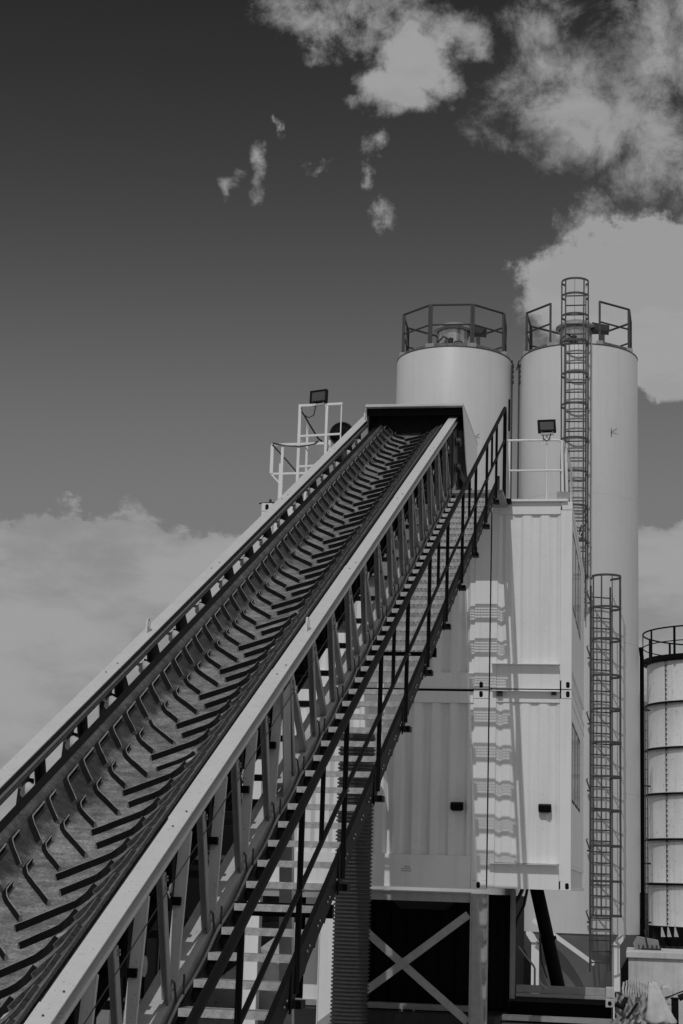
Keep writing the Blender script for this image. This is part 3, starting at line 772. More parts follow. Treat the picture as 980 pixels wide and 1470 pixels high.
def floodlight(c, w, h, tilt, yaw, label, roll=0):
    t = thing('floodlight', label, 'floodlight', tuple(c), 'floodlights')
    def part(name, mt, boxes, par):
        m = MB()
        for b in boxes: m.box(*b)
        o = m.build(name, mt, par, bevel=.004)
        return o
    cx, cy, cz = c
    o = part('housing', BLACK, [(cx-w/2, cx+w/2, cy-.0, cy+.05, cz, cz+h)], t)
    p_ = part('bezel', BLACK, [(cx-w/2, cx+w/2, cy-.022, cy-.001, cz, cz+.028), (cx-w/2, cx+w/2, cy-.022, cy-.001, cz+h-.028, cz+h), (cx-w/2, cx-w/2+.03, cy-.022, cy-.001, cz+.029, cz+h-.029), (cx+w/2-.03, cx+w/2, cy-.022, cy-.001, cz+.029, cz+h-.029)], t)
    g = part('lamp_glass', LENS, [(cx-w/2+.031, cx+w/2-.031, cy-.012, cy-.002, cz+.03, cz+h-.03)], t)
    b = MB(); b.box(cx-w*.35, cx+w*.35, cy+.0, cy+.03, cz-.045, cz-.012); b.tube([(cx-w*.3, cy, cz-.02), (cx-w*.3, cy-.01, cz+.0)], .008, 6); b.tube([(cx+w*.3, cy, cz-.02), (cx+w*.3, cy-.01, cz+.0)], .008, 6)
    b.build('bracket', GREY, t)
    t.rotation_euler = (R(tilt), R(roll), R(yaw))
    return t
floodlight(Vector((-1.335, 25.32, 9.685)), .27, .20, -14, 6, 'black floodlight on a thin pole at the right roof railing', -3)
floodlight(Vector((-4.955, 25.98, 10.375)), .285, .225, -14, -9, 'black floodlight on top of the white pipe cage left of the conveyor hood', -4)
# cable under right lamp
m = MB(); m.tube([(-1.40, 25.32, 9.66), (-1.39, 25.31, 9.58), (-1.34, 25.31, 9.54), (-1.30, 25.31, 9.58), (-1.28, 25.32, 9.66)], .009, 6); o = m.build('lamp_cable', CABLE, rr)
# white pipe cage, left
cg = thing('pipe_cage', 'white square-pipe safety cage on the roof of the upper left container', 'railing', (-5.0, 26.3, ZT))
Yc, Yd = 26.0, 26.9
def P(px, py, Y=Yc): return tuple(at(px, py, Y))
def sq(pts, w, name='bar', mt=WHITE):
    m = MB()
    for a, b in zip(pts, pts[1:]): m.bar(a, b, w, w, (0, 1, 0) if abs(Vector(b).z-Vector(a).z) > .2 else (0, 0, 1))
    return m.build(name, mt, cg)
for (x, z0, z1, w) in ((-5.245, ZT, 10.34, .045), (-4.815, ZT, 10.33, .04), (-4.585, 9.2, 10.35, .018)):
    sq([(x, Yc, z0), (x, Yc, z1)], w, 'post')
sq([(-5.27, Yc, 10.335), (-4.57, Yc, 10.36)], .036); sq([(-5.24, Yc, 9.84), (-4.58, Yc, 9.87)], .03); sq([(-5.24, Yc, 9.35), (-4.8, Yc, 9.37)], .03)
for (x, z1) in ((-5.29, 10.30), (-4.92, 10.0)): sq([(x, Yd, ZT), (x, Yd, z1)], .035, 'post')
sq([(-5.24, Yc, 10.3), (-5.29, Yd, 10.3)], .03); sq([(-5.25, Yc+.02, 10.28), (-4.92, Yd, 9.9)], .022, 'brace'); sq([(-5.22, Yc+.02, 9.78), (-4.95, Yd-.1, 9.35)], .022, 'brace')
# lower outer guard
sq([(-5.665, Yc, 9.24), (-5.665, Yc, 9.69)], .05, 'post'); sq([(-5.68, Yc, 9.70), (-4.83, Yc, 9.72)], .04); sq([(-5.68, Yc, 9.235), (-5.0, Yc, 9.245)], .03)
sq([(-5.655, Yc, 9.22), (-5.48, Yc, 9.03)], .025, 'brace'); sq([(-5.50, Yc, ZT), (-5.50, Yc, 9.66)], .04, 'post'); sq([(-5.72, Yd, ZT), (-5.72, Yd, 9.62)], .035, 'post')
sq([(-5.64, Yc+.03, 9.65), (-5.13, Yd, 9.05)], .026, 'brace')
m = MB(); m.tube([(-5.66, Yc-.03, 9.73), (-5.45, Yc-.03, 9.68), (-5.2, Yc-.03, 9.665), (-5.0, Yc-.03, 9.70), (-4.93, Yc-.03, 9.76)], .010, 6)
m.tube([(-5.66, Yc-.03, 9.70), (-5.55, Yc, 9.58), (-5.42, Yc+.05, 9.44), (-5.28, Yc+.06, 9.28), (-5.22, Yc+.06, 9.14)], .012, 6)
m.tube([(-5.22, Yc-.03, 10.30), (-5.20, Yc-.03, 10.20), (-5.10, Yc-.03, 10.13), (-5.02, Yc-.03, 10.17), (-4.99, Yc-.03, 10.32)], .010, 6)
m.tube([(-5.22, Yc-.0, 10.25), (-5.12, Yc+.1, 10.08), (-5.0, Yc+.3, 9.88), (-4.93, Yc+.4, 9.84)], .014, 6)
m.build('cable', CABLE, cg)
m = MB(); m.box(-4.99, -4.86, 26.3, 26.5, ZT, 9.74); m.build('junction_box', GREY, cg)
m = MB(); m.bar((-5.67, 25.25, ZT+.01), (-5.30, 25.25, ZT+.03), .05, .012); m.tube([(-5.50, 25.25, ZT+.01), (-5.50, 25.25, ZT+.07)], .02, 8); m.tube([(-5.38, 25.25, ZT+.02), (-5.36, 25.25, ZT+.08)], .02, 8); m.build('foot_plate', DARK, cg)
# blower
bl = thing('blower', 'round black blower drum behind the left top corner of the conveyor', 'blower', (-4.57, 26.2, 9.3))
m = MB(); m.tube([(-4.575, 26.25, 9.88), (-4.575, 26.05, 9.88)], .187, 32); m.build('drum', BLACK, bl)
m = MB(); m.tube([(-4.575+.187*math.cos(a), 26.045, 9.88+.187*math.sin(a)) for a in [j*math.pi/16 for j in range(32)]], .012, 8, closed=True)
m.tube([(-4.575+.10*math.cos(a), 26.042, 9.88+.10*math.sin(a)) for a in [j*math.pi/12 for j in range(24)]], .006, 6, closed=True); m.build('rim', DARK, bl)
m = MB(); m.box(-4.66, -4.50, 26.1, 26.3, ZT, 9.72); m.build('stand', DARK, bl)

# ================================================================== SILOS
YS = 36.0; RS = 1.235; ZTOP = 14.06; ZBOT = 2.19
def silo(cx, label, right):
    t = thing('silo', label, 'silo', (cx, YS, 0), 'tall white cement silos')
    m = MB(); prof = []; z = ZBOT
    m.lathe(cx, YS, [(RS, ZBOT), (RS, 4.9)], 96); m.lathe(cx, YS, [(RS, 4.902), (RS, 7.9)], 96); m.lathe(cx, YS, [(RS, 7.902), (RS, 10.9)], 96); m.lathe(cx, YS, [(RS, 10.902), (RS, ZTOP-.03), (RS-.01, ZTOP)], 96)
    m.build('shell', SILO, t)
    m = MB(); m.lathe(cx, YS, [(RS-.01, ZTOP), (.3, ZTOP+.12), (.001, ZTOP+.12)], 96); m.build('roof', SILO, t)
    m = MB(); m.lathe(cx, YS, [(RS+.006, ZTOP-.012), (RS+.006, ZTOP+.008), (RS-.02, ZTOP+.010)], 96); m.build('roof_seam', RAILM, t)
    m = MB(); m.lathe(cx, YS, [(RS-.02, ZBOT+.002), (RS-.06, ZBOT-.12), (.22, .35), (.22, .12), (.001, .12)], 64); m.build('cone', mat_cone, t)
    for a in (-135, -45, 45, 135):
        x = cx+1.1*math.cos(R(a)); y = YS+1.1*math.sin(R(a))
        m = MB(); m.box(x-.075, x+.075, y-.075, y+.075, 0, ZBOT+.2); lg = m.build('leg', WHITE, t)
        m = MB(); m.prism([(x-.18, ZBOT+.0), (x+.18, ZBOT+.0), (x+.18, ZBOT-.05), (x+.08, ZBOT-.2), (x-.08, ZBOT-.2), (x-.18, ZBOT-.05)], 'y', y-.12, y-.085); m.build('gusset', WHITE, lg)
    x0 = cx-1.1*.707; x1 = cx+1.1*.707; yb = YS-.78-.1
    m = MB(); m.bar((x0-.02, yb-.42, 2.42), (x0-.02+.67*(x1+.20-x0), yb-.42, 2.42-.67*1.17), .03, .085); m.build('brace', WHITE, t)
    # guard rail: octagon panels
    g = MB(); posts = MB(); toe = MB()
    RG = 1.17; offs = R(2 if not right else -2)
    V = [(cx+RG*math.cos(R(22.5+45*k)+offs), YS+RG*math.sin(R(22.5+45*k)+offs)) for k in range(8)]
    # facet k from V[k] to V[k+1]; the front facet (towards -Y) is k=5
    for k in range(8):
        a = Vector(V[k]); b = Vector(V[(k+1) % 8]); d = (b-a)
        if right and k == 5: continue
        if right and k in (4,): a2, b2 = a+d*.02, b-d*.12
        elif right and k in (6,): a2, b2 = a+d*.08, b-d*.02
        else: a2, b2 = a+d*.03, b-d*.03
        zt = ZTOP+.96; tilt = .0
        for zz, r in ((zt, .024), (ZTOP+.52, .020)): 
            m = MB(); m.tube([(a2.x, a2.y, zz), (b2.x, b2.y, zz)], r, 8); m.build('guard_rail', RAILM, t)
        for c in (a2, b2):
            m = MB(); m.bar((c.x, c.y, ZTOP-.02), (c.x, c.y, zt+.01), .045, .045, (1, 0, 0)); pp = m.build('guard_post', RAILM, t)
            m = MB(); m.box(c.x-.07, c.x+.07, c.y-.045, c.y-.03, ZTOP-.02, ZTOP+.10); m.build('foot_clip', GALV, pp)
        m = MB(); m.bar((a2.x, a2.y, ZTOP+.06), (b2.x, b2.y, ZTOP+.06), .012, .10); m.build('toe_board', mat_toe, t)
    # dust filter
    fx = cx+(.02 if not right else -.05); fy = YS-.35
    m = MB(); n = 24
    m.lathe(fx, fy, [(.34, ZTOP+.08), (.34, ZTOP+.60)], 24, sm=False); fo = m.build('dust_filter', STAIN, t)
    m = MB(); m.lathe(fx, fy, [(.36, ZTOP+.57), (.43, ZTOP+.58), (.43, ZTOP+.62), (.30, ZTOP+.72), (.12, ZTOP+.77), (.001, ZTOP+.775)], 32); m.build('filter_cap', GALV, fo)
    m = MB(); m.prism([(fx+.34, ZTOP+.55), (fx+.68, ZTOP+.50), (fx+.70, ZTOP+.62), (fx+.34, ZTOP+.70)], 'y', fy-.15, fy+.15); m.build('exhaust_hood', DARK, fo)
    m = MB(); yy = fy-.37
    m.tube([(fx-.33, yy, ZTOP+.02), (fx-.30, yy, ZTOP+.26), (fx-.18, yy, ZTOP+.38), (fx-.06, yy, ZTOP+.30), (fx-.10, yy, ZTOP+.16), (fx-.2, yy-.03, ZTOP+.10), (fx-.22, yy-.03, ZTOP+.2), (fx-.1, yy-.03, ZTOP+.22)], .022, 8)
    m.tube([(fx+.02, yy, ZTOP+.18), (fx+.06, yy, ZTOP+.26), (fx+.14, yy, ZTOP+.27), (fx+.2, yy, ZTOP+.26), (fx+.26, yy+.05, ZTOP+.1)], .016, 8)
    m.tube([(fx-.06, yy+.02, ZTOP+.02), (fx-.02, yy+.02, ZTOP+.34)], .05, 8)
    m.build('air_hose', CABLE, fo)
    # little lifting tripod mark on the shell
    mx_, mz = (cx+.70, 12.2) if right else (cx+.56, 12.1)
    yy = YS-math.sqrt(max(0, RS**2-(mx_-cx)**2))-.012
    m = MB(); m.tube([(mx_, yy, mz-.08), (mx_, yy-.02, mz+.09)], .006, 6); m.tube([(mx_-.01, yy, mz+.0), (mx_+.11, yy+.02, mz+.09)], .007, 6); m.build('lifting_eye', CAGE, t)
    if right:
        px_ = cx+.30; m = MB(); m.tube([(px_, YS-math.sqrt(RS**2-.09)-.03, ZTOP), (px_, YS-math.sqrt(RS**2-.09)-.03, 2.3)], .012, 6); m.build('conduit', PIPE, t)
    # service pipes down the side
    xs = cx+RS+.02 if not right else cx-RS-.03
    m = MB(); m.tube([(xs, YS-.1, ZTOP-.1), (xs, YS-.1, .4)], .018, 8); m.build('air_pipe', CAGE, t)
    m = MB()
    for q in range(4): m.box(min(xs, xs+.04), max(xs, xs+.04), YS-.16, YS-.08, ZTOP-.15-.12*q, ZTOP-.09-.12*q)
    m.tube([(xs, YS-.12, ZTOP), (xs-.05 if right else xs+.02, YS-.14, ZTOP-.22)], .015, 6); m.build('pipe_clip', DARK, t)
    return t
mat_cone = mat('shaded cone grey', .20, .5, var=.12, scale=2)  # cone darkened so that its shade sits in the colour
mat_toe = mat('mottled toe board', .16, .7, var=.7, scale=26, bump=.4, bscale=50)
silo(-3.905, 'left tall white silo rising behind the conveyor hood, with a complete railing round its top', False)
silo(-1.235, 'right tall white silo with ladders up its front and a gap in its top railing', True)

def ladder(label, cx, ys, ang, z0, z1, hoops, hr, wid, nstrap, rung, mt=CAGE, phase=0.0, wobble=.004):
    ca, sa = math.cos(ang), math.sin(ang)
    t = thing('caged_ladder', label, 'ladder', (cx, ys, z0), 'caged silo ladders')
    def W_(u, v, z): return (cx+u*ca-v*sa*-1*-1 if False else cx+u*ca+v*sa, ys+u*sa-v*ca, z)   # u sideways, v outward
    for s_ in (-1, 1):
        m = MB(); m.bar(W_(s_*wid/2, 0, z0), W_(s_*wid/2, 0, z1), .055, .02, (ca, sa, 0)); m.build('stile', mt, t)
    z = z0+.12+phase; i = 0
    while z < z1-.02:
        m = MB(); m.tube([W_(-wid/2, .0, z), W_(wid/2, .0, z)], .014, 6); m.build('rung', RAILM, t); z += rung; i += 1
    angs = [math.pi*(-.5+1.0)*0]
    for h in hoops:
        pts = []; n = 18
        for k in range(n+1):
            a = math.radians(-40+260*k/n)
            pts.append((hr*math.cos(a), .30+hr*math.sin(a)*1.0))
        pts = [(wid/2, 0)]+pts+[(-wid/2, 0)]
        m = MB(); w_ = .045
        dz = random.uniform(-.006, .006)
        for (a, b), (c, d) in zip(pts, pts[1:]):
            m.bar(W_(a, b, h+dz), W_(c, d, h+dz), .008, w_, (0, 0, 1))
        m.build('hoop', mt, t)
    hi, lo = max(hoops), min(hoops)
    for k in range(nstrap):
        a = math.radians(5+170*k/(nstrap-1))
        u, v = hr*math.cos(a)*.985, .30+hr*math.sin(a)*.985
        m = MB(); pts = [W_(u+random.uniform(-wobble, wobble), v, lo+(hi-lo)*q/14) for q in range(15)]
        for p_, q_ in zip(pts, pts[1:]): m.bar(p_, q_, .030, .007, (ca, sa, 0) if abs(math.cos(a)) < .6 else (0, 1, 0))
        m.build('cage_strap', mt, t)
    return t, W_
hz = [15.25, 14.93, 14.50, 13.93, 13.25, 12.60, 11.89, 11.20, 10.50, 9.8, 9.1]
lad1, W1 = ladder('upper caged ladder climbing past the rim of the right silo', -1.26, 34.66, 0.0, 8.3, 15.1, hz, .275, .42, 5, .2075)
for z in (9.2, 10.6, 12, 13.4):
    for s_ in (-1, 1):
        m = MB(); m.bar(W1(s_*.21, .0, z), W1(s_*.21, -.12, z), .03, .03); m.build('wall_bracket', CAGE, lad1)
hz2 = [9.09, 8.47, 7.83, 7.12, 6.47, 5.82, 5.17, 4.52, 3.85, 3.19, 2.55]
lad2, W2 = ladder('lower caged ladder on the right silo, ending near the pale tank', -.745, 34.66, R(24), 1.5, 8.95, hz2, .29, .42, 5, .2075, phase=.05)
for z in (2.4, 3.75, 4.9, 6.2, 7.5, 8.6):
    m = MB(); m.bar(W2(-.21, .0, z), W2(-.21, -.13, z+.02), .03, .03); m.tube([W2(-.21, 0, z), W2(-.30, .02, z+.22), W2(-.27, .02, z+.24)], .014, 6); m.build('wall_bracket', CAGE, lad2)
# tangle of black straps on the upper ladder
m = MB(); 
for i in range(5):
    a = Vector((-1.12+random.uniform(-.05, .05), 34.2, 10.05+random.uniform(-.25, .3)))
    m.tube([a, a+Vector((.04, -.02, .12)), a+Vector((.09, 0, .02)), a+Vector((.03, .01, -.1))], .012, 6)
o = m.build('strap_bundle', CABLE); tag(o, 'tangle of black straps hung on the upper ladder cage above the container roof', 'straps'); recentre(o, (-1.1, 34.2, 10.0))

# drain pole between silo and bolted bin
m = MB(); m.tube([(.065, 37.5, .3), (.065, 37.5, 7.9), (.04, 37.5, 8.12)], .045, 12)
for z in (2.4, 3.6, 5.2, 6.8, 7.8): m.tube([(.065, 37.5, z), (.22, 37.7, z)], .02, 6)
o = m.build('black_pole', BLACK); tag(o, 'straight black pole between the right silo and the bolted bin', 'pole'); recentre(o, (.065, 37.5, .3))
m = MB(); m.tube([(.125, 36.9, 1.2), (.125, 36.9, 6.9)], .012, 6); m.tube([(.165, 36.9, 1.2), (.165, 36.9, 6.9)], .010, 6)
for i in range(28): m.tube([(.125, 36.9, 1.3+i*.2), (.165, 36.9, 1.3+i*.2)], .010, 6)
o = m.build('thin_ladder', CAGE); tag(o, 'thin grey ladder in the gap beside the bolted bin', 'ladder'); recentre(o, (.145, 36.9, 1.2))

# ================================================================== BOLTED BIN
YB = 38.6; kx = 38.6/42.; RB = 1.60; CXB = .175*kx+RB
binn = thing('bolted_bin', 'round white bin of bolted rings with a black railing, at the right edge', 'bin', (CXB, YB, 0))
zr = [3+(zz-3)*.893 for zz in (2.24, 3.22, 4.245, 5.30, 6.37, 7.44, 8.47)]
ringm = mat('bolted bin paint', .76, .5, var=.12, scale=1.2, streak=.15, specks=.25, speckscale=14)
for a, b in zip(zr, zr[1:]):
    m = MB(); n = 96; m.lathe(CXB, YB, [(RB, a), (RB, a+.04), (RB-.012, a+.05), (RB-.012, b-.012)], 96); rg = m.build('ring', ringm, binn)
    m = MB(); m.lathe(CXB, YB, [(RB+.002, a-.018), (RB+.030, a-.016), (RB+.030, a+.016), (RB+.002, a+.018)], 96, sm=False)
    for k in range(110):
        an = math.pi+math.pi*k/110; x = CXB+(RB+.045)*math.cos(an); y = YB+(RB+.045)*math.sin(an)
        m.box(x-.014, x+.014, y-.014, y+.014, a-.032, a-.008)
    m.build('bolted_flange', BLACK, rg)
    m = MB(); an = math.acos((.62*kx-CXB+.0)/RB); an = -an
    for k in range(9):
        z = a+.08+k*(b-a-.12)/8; x = CXB+(RB+.005)*math.cos(an); y = YB+(RB+.005)*math.sin(an)
        m.box(x-.014, x+.014, y-.02, y+.01, z-.014, z+.014)
    x = CXB+(RB-.002)*math.cos(an); y = YB+(RB-.002)*math.sin(an); m.box(x-.026, x-.018, y-.012, y+.01, a+.05, b-.02)
    m.build('bolt_row', DARK, rg)
ztp = zr[-1]
m = MB(); m.lathe(CXB, YB, [(RB-.012, ztp), (.3, ztp+.3), (.001, ztp+.3)], 64); m.build('roof', ringm, binn)
m = MB(); m.lathe(CXB, YB, [(RB+.01, ztp-.05), (RB+.08, ztp-.01), (RB+.08, ztp+.08), (RB+.07, ztp+.08), (RB+.07, ztp+.01), (RB-.05, ztp+.0)], 96, sm=False); m.build('eave_ring', BLACK, binn)
for zz, r in ((ztp+.66, .018), (ztp+.36, .012)):
    m = MB(); m.tube([(CXB+(RB+.07)*math.cos(a), YB+(RB+.07)*math.sin(a), zz) for a in [j*math.pi/48 for j in range(96)]], r, 6, closed=True); m.build('guard_rail', BLACK, binn)
for k in range(14):
    a = math.pi+.02+k*2*math.pi/14; x = CXB+(RB+.07)*math.cos(a); y = YB+(RB+.07)*math.sin(a)
    m = MB(); m.bar((x, y, ztp-.05), (x, y, ztp+.66), .05, .02, (math.cos(a), math.sin(a), 0)); m.build('guard_post', BLACK, binn)
m = MB(); m.tube([(CXB-.62, YB-.9, ztp+.2), (CXB-.62, YB-.9, ztp+.86)], .10, 12); m.build('vent_stack', DARK, binn)
m = MB(); m.lathe(CXB, YB, [(RB-.15, zr[0]-.01), (RB-.3, zr[0]-.35), (.5, .3), (.001, .3)], 48); m.build('cone', DARK, binn)
for (px) in (952, 961, 971):
    c = at(px, 1329, 37.1); m = MB(); m.prism([(c.x-.05, c.z-.22), (c.x+.04, c.z-.22), (c.x-.02, c.z-.03), (c.x-.045, c.z-.03)], 'y', 37.05, 37.11); m.build('gusset', PIPE, binn)
for a in (200, 250, 300, 340, 60, 120):
    x = CXB+(RB-.1)*math.cos(R(a)); y = YB+(RB-.1)*math.sin(R(a)); m = MB(); m.box(x-.08, x+.08, y-.08, y+.08, 0, zr[0]-.02); m.build('leg', DARK, binn)
m = MB(); m.box(CXB-1.45, CXB+2.2, 37.3, 37.4, .6, 1.95); m.build('base_shade_panel', DARK, binn)  # dark panel added for the shadowed base of the bin
# dark shed closing the view under the bin
m = MB(); m.box(-4.5, 6.0, 47, 50, 0, 2.35); m.prism([(47-.2, 2.352), (50.2, 2.352), (48.5, 3.0)], 'x', -4.6, 6.1); o = m.build('dark_shed', DARK); tag(o, 'low dark shed far behind, seen between the silo legs', 'shed'); recentre(o, (.7, 48.5, 0))

# ================================================================== WHITE TANK at the right
tk = thing('concrete_tank', 'pale walled tank with a thick rim behind the folded sheets', 'tank', (.9, 33, 0))
m = MB(); m.box(-.20, 2.4, 32.06, 34.2, 0, 1.872); m.build('tank_wall', CONC, tk, bevel=.01)
m = MB(); m.box(-.24, 2.44, 32.0, 34.26, 1.876, 1.99); m.build('rim', CONC, tk, bevel=.015)
m = MB(); 
pl = at(905, 1352, 33.2)
mach = thing('feed_screw_inlet', 'small grey bolted steel inlet box on the rim of the pale tank', 'machinery', (.15, 33.2, 1.99))
m.prism([(-.10, 1.995), (.36, 1.995), (.33, 2.16), (-.05, 2.22), (-.12, 2.1)], 'y', 33.0, 33.5); m.build('inlet_body', GALV, mach)
m = MB(); m.box(.02, .38, 32.9, 33.6, 1.992, 2.02)
for x in (-.02, .06, .14, .22, .30): m.tube([(x, 32.98, 2.06), (x, 32.93, 2.06)], .018, 6)
m.tube([(.14, 32.92, 2.05), (.08, 32.9, 2.35)], .012, 6); m.build('inlet_flange', DARK, mach)

# ================================================================== CLUTTER bottom right
sh = thing('folded_sheets', 'bundle of pleated dusty plastic sheets standing at the end of the base frame', 'sheets', (-.05, 26.0, 0))
def crumple(x0, x1, z0, z1, y, amp, npl, nz, top=0, seed=1, jag=.0):
    rnd = random.Random(seed); m = MB(); nx = npl*6
    offs = [[rnd.uniform(-1, 1)*jag for _ in range(nx+1)] for _ in range(nz+1)]
    ph = [rnd.uniform(-.6, .6) for _ in range(nz+1)]
    v = []
    for j in range(nz+1):
        tz = j/nz
        for i in range(nx+1):
            tx = i/nx
            saw = abs(((tx*npl+ph[j]*jag*4) % 1.0)-.5)*2-.5
            yy = y-amp*saw+offs[j][i]*amp
            zz = z0+(z1-z0)*tz+rnd.uniform(-1, 1)*.012*(1 if jag else 0)+(top*saw if j == nz else 0)
            v.append((x0+(x1-x0)*tx+rnd.uniform(-1, 1)*.006+jag*.06*offs[j][i], yy, zz))
    k = nx+1; f = [(j*k+i, j*k+i+1, (j+1)*k+i+1, (j+1)*k+i) for j in range(nz) for i in range(nx)]
    m.add(v, f)
    v2 = [(a, b+.012, c) for a, b, c in v]; m.add(v2, [tuple(reversed(q)) for q in f])
    return m
rl = random.Random(21)
for i in range(11):
    x = -.235+i*.036; h = 1.75+.035*math.sin(i*.45)+rl.uniform(-.008, .010); ln = .012*math.sin(i*.9)
    m = MB(); w_ = rl.uniform(.022, .029); y0_ = 25.86+rl.uniform(-.02, .03)
    v = []
    for t_ in range(6):
        z = 1.54+(h-1.54)*t_/5; dx = ln*t_/5+.006*math.sin(t_*1.7+i)
        for (ax, ay) in ((-w_/2, y0_), (w_/2, y0_-.012), (w_/2+.006, y0_+.22), (-w_/2+.004, y0_+.22)): v.append((x+dx+ax, ay+rl.uniform(-.003, .003), z))
    f = [(a*4+b, a*4+(b+1) % 4, (a+1)*4+(b+1) % 4, (a+1)*4+b) for a in range(5) for b in range(4)]+[(20, 21, 22, 23), (3, 2, 1, 0)]
    m.add(v, f); m.build('sheet_leaf', SACKM, sh)
def drape(x0, x1, z0, z1, y, amp, seed, name):
    rd = random.Random(seed); nx, nz = 64, 22; m = MB(); v = []
    ws_ = [(rd.uniform(14, 60), rd.uniform(-14, 14), rd.uniform(0, 6), rd.uniform(.3, 1)) for _ in range(7)]
    for j in range(nz+1):
        for i in range(nx+1):
            x = x0+(x1-x0)*i/nx; z = z0+(z1-z0)*j/nz
            q = sum(a_*(abs(((x*fx+z*fz+ph)/3.1) % 2-1)-.5) for fx, fz, ph, a_ in ws_)
            v.append((x+.012*math.sin(z*40+ph), y-amp*q, z+(.02*math.sin(x*50) if j in (0, nz) else 0)))
    k = nx+1; f = [(j*k+i, j*k+i+1, (j+1)*k+i+1, (j+1)*k+i) for j in range(nz) for i in range(nx)]
    m.add(v, f); m.add([(a, b+.01, c) for a, b, c in v], [tuple(reversed(q)) for q in f]); return m.build(name, TARP, sh)
drape(-.34, .15, 1.22, 1.58, 25.80, .075, 5, 'crumpled_front')
drape(-.40, .20, .95, 1.24, 25.72, .085, 9, 'crumpled_hem')
m = MB(); m.box(-.36, .22, 26.12, 26.6, 0, 1.58); m.build('pallet_box', DARK, sh)
m = MB(); m.tube([at(884, 1440, 25.7), at(892, 1446, 25.7), at(899, 1432, 25.75)], [.05, .045, .03], 10); m.tube([at(900, 1462, 25.6), at(915, 1440, 25.7)], .02, 8); m.build('rolled_strap', RUB, sh)
# sack
sk = MB(); n = 28; prof = [(.015, 1.79, -.075), (.05, 1.765, -.065), (.075, 1.70, -.05), (.10, 1.58, -.02), (.135, 1.44, .01), (.17, 1.33, .035), (.185, 1.27, .05), (.175, 1.235, .05), (.05, 1.21, .04)]
v = []; rnd = random.Random(4)
for j, (r, z, dx) in enumerate(prof):
    for k in range(n):
        a = 2*math.pi*k/n; rr_ = r*(1+.20*math.sin(2*a+.6)+.12*math.sin(5*a+j*.35)+.07*math.sin(9*a-j*.5)); v.append((.235+dx+rr_*math.cos(a), 25.62+rr_*.6*math.sin(a), z+.02*math.sin(4*a+j)+rnd.uniform(-.004, .004)))
sk.add(v, [(j*n+k, j*n+(k+1) % n, (j+1)*n+(k+1) % n, (j+1)*n+k) for j in range(len(prof)-1) for k in range(n)], 0, True)
sk.build('sack_body', SACKM, None); sack = bpy.data.objects['sack_body']; sack.name = 'plastic_sack'; tag(sack, 'slumped cone-shaped pale plastic sack leaning beside the pleated sheets', 'sack'); recentre(sack, (.235, 25.62, 1.2))
m = MB(); m.box(.06, .44, 25.4, 25.85, 0, 1.19); o = m.build('dark_crate', DARK, None, bevel=.01); tag(o, 'dark crate underneath the slumped plastic sack', 'crate'); recentre(o, (.25, 25.6, 0))
m = MB(); m.prism([(.28, 1.46), (.46, 1.42), (.47, 1.66), (.40, 1.72), (.30, 1.70)], 'y', 26.3, 26.7); m.box(.27, .47, 26.31, 26.69, .0, 1.45); o = m.build('cement_bag', SACKM, None, bevel=.03); tag(o, 'pale bulging bag behind the plastic sack', 'bag'); recentre(o, (.37, 26.5, 0))
m = MB(); m.box(.435, .535, 25.9, 26.0, 0, 1.545); m.box(.425, .545, 25.89, 26.01, 1.546, 1.565); m.tube([(.49, 25.895, 1.40), (.49, 25.885, 1.40)], .012, 8); o = m.build('black_post', BLACK); tag(o, 'short black post with a flat cap at the lower right corner', 'post'); recentre(o, (.485, 25.95, 0))
m = MB(); m.tube([at(936, 1438, 26.2), at(962, 1430, 26.3), at(990, 1419, 26.4)], .010, 6); m.tube([at(974, 1433, 26.3), at(990, 1426, 26.3)], .045, 8); o = m.build('hose_line', RUB); tag(o, 'thin black hose leading off to the right above the black post', 'hose'); recentre(o, at(962, 1430, 26.3))

# ================================================================== BACKGROUND under the conveyor
hb = thing('backing_hopper', 'added black hopper shape that darkens the view through the lattice under the conveyor', 'hopper', (-8.2, 29, 0))
m = MB(); m.box(-9.3, -5.95, 28.2, 31.5, 2.35, 4.15); m.build('hopper_wall', BLACK, hb)  # added black mass, makes the background behind the lattice dark
m = MB(); m.add([(-9.2, 28.2, 2.34), (-6.0, 28.2, 2.34), (-6.0, 31.4, 2.34), (-9.2, 31.4, 2.34), (-8.6, 29.3, 1.0), (-7.6, 29.3, 1.0), (-7.6, 30.3, 1.0), (-8.6, 30.3, 1.0)],
      [(0, 1, 5, 4), (1, 2, 6, 5), (2, 3, 7, 6), (3, 0, 4, 7), (4, 5, 6, 7), (3, 2, 1, 0)]); m.build('hopper_cone', BLACK, hb)
for x in (-9.1, -7.6, -6.1):
    m = MB(); m.box(x-.08, x+.08, 28.1, 28.26, 0, 2.34); m.build('leg', RAILM, hb)
m = MB(); m.box(-9.3, -5.95, 28.12, 28.19, 3.3, 3.38); m.build('rib', RAILM, hb)
m = MB()  # added dark sheet, blackens what shows below the conveyor frame
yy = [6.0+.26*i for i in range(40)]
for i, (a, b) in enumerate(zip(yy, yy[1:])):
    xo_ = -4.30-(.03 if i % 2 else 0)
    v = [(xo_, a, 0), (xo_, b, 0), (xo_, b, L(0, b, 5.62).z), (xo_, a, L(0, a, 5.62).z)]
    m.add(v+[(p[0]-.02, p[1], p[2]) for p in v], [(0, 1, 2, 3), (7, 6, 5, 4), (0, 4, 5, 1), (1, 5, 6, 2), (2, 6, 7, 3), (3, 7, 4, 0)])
o = m.build('backing_sheet', BLACK); tag(o, 'added dark backing sheet that blackens the view under the left side of the conveyor frame', 'wall'); recentre(o, (-4.3, 11, 0))
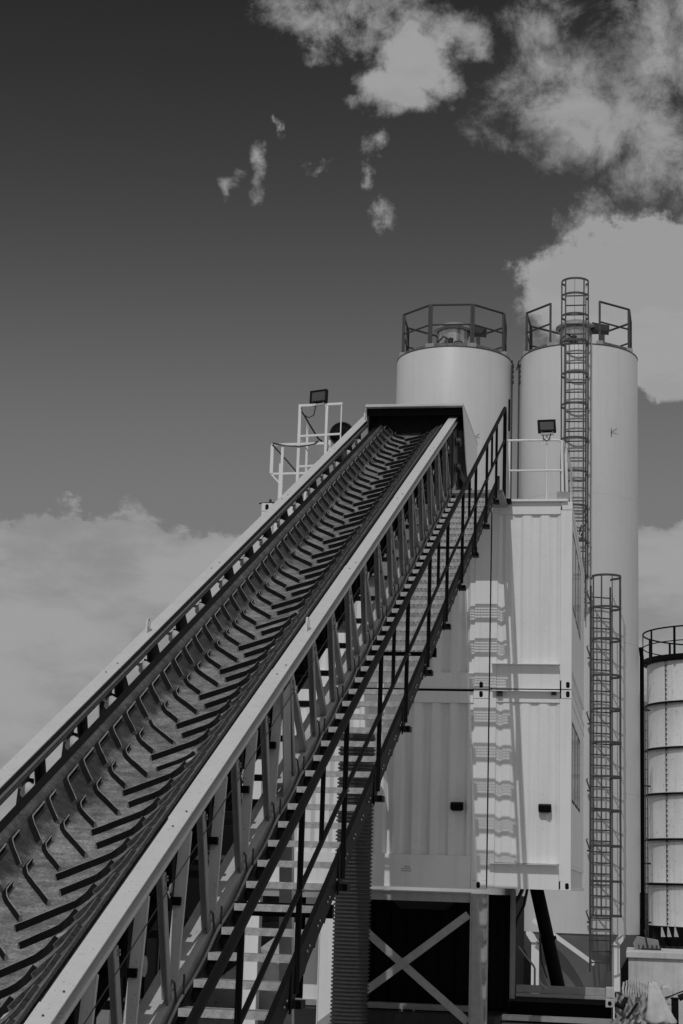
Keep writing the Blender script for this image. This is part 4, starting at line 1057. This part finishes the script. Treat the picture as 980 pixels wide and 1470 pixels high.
# white block seen through treads
m = MB(); m.box(-4.95, -4.6, 26.4, 26.9, 0, 2.95); o = m.build('white_column', WHITE); tag(o, 'white square column under the left container, seen between the stair treads', 'column'); recentre(o, (-4.8, 26.6, 0))
# sand heaps and rubble
def heap(cx, cy, r, h, seed, label):
    rnd = random.Random(seed); m = MB(); n = 36; rings = 12; v = [(cx, cy, h)]; f = []
    for j in range(1, rings+1):
        t = j/rings
        for k in range(n):
            a = 2*math.pi*k/n; rr_ = r*t*(1+.12*math.sin(2*a+seed)+.05*math.sin(5*a)); z = h*(1-t)**1.0*(1+rnd.uniform(-.12, .12))-.02
            v.append((cx+rr_*math.cos(a), cy+rr_*math.sin(a)*1.2, max(z, -.02)))
    for k in range(n): f.append((0, 1+k, 1+(k+1) % n))
    for j in range(rings-1):
        for k in range(n): f.append((1+j*n+k, 1+(j+1)*n+k, 1+(j+1)*n+(k+1) % n, 1+j*n+(k+1) % n))
    m.add(v, f, 0, True); o = m.build('sand_heap', SAND); tag(o, label, 'sand heap'); recentre(o, (cx, cy, 0)); return o
heap(-8.3, 33.5, 4.2, 2.2, 3, 'tall pale sand heap beyond the stairs')
heap(-12.5, 38, 4.5, 1.9, 9, 'broad sand heap behind the added dark hopper')
def rocks():
    rnd = random.Random(11); m = MB()
    for i in range(420):
        x = rnd.uniform(-9, -1.5); y = rnd.uniform(14, 33); r = rnd.uniform(.02, .10)*(1.6 if y > 26 else 1)
        v = [(x+r*rnd.uniform(.6, 1)*math.cos(a)*cz_, y+r*rnd.uniform(.6, 1)*math.sin(a)*cz_, r*zz) for zz, cz_ in ((0, 1), (.5, .9), (.8, .5)) for a in [q*math.pi/3 for q in range(6)]]
        f = [(j*6+k, j*6+(k+1) % 6, (j+1)*6+(k+1) % 6, (j+1)*6+k) for j in range(2) for k in range(6)]+[tuple(range(12, 18))]
        m.add(v, f)
    o = m.build('rubble', SAND); o['kind'] = 'stuff'; o['label'] = 'loose stones strewn over the sandy ground under the conveyor'; o['category'] = 'rubble'
rocks()

# ================================================================== the silo group scaled up about the camera, out of the container's shadow
CAM_SCALED = {
    'black_pole': (0.074, 42.713, -0.075),
    'bolted_bin': (2.006, 43.965, -0.417),
    'caged_ladder': (-1.435, 39.478, 9.037),
    'caged_ladder.001': (-0.849, 39.478, 1.291),
    'silo': (-4.448, 41.004, -0.417),
    'silo.001': (-1.407, 41.004, -0.417),
    'strap_bundle': (-1.253, 38.954, 10.973),
    'thin_ladder': (0.165, 42.029, 0.95),
}
for name, loc in CAM_SCALED.items():
    o = bpy.data.objects[name]; o.location = loc; o.scale = (1.139, 1.139, 1.139)
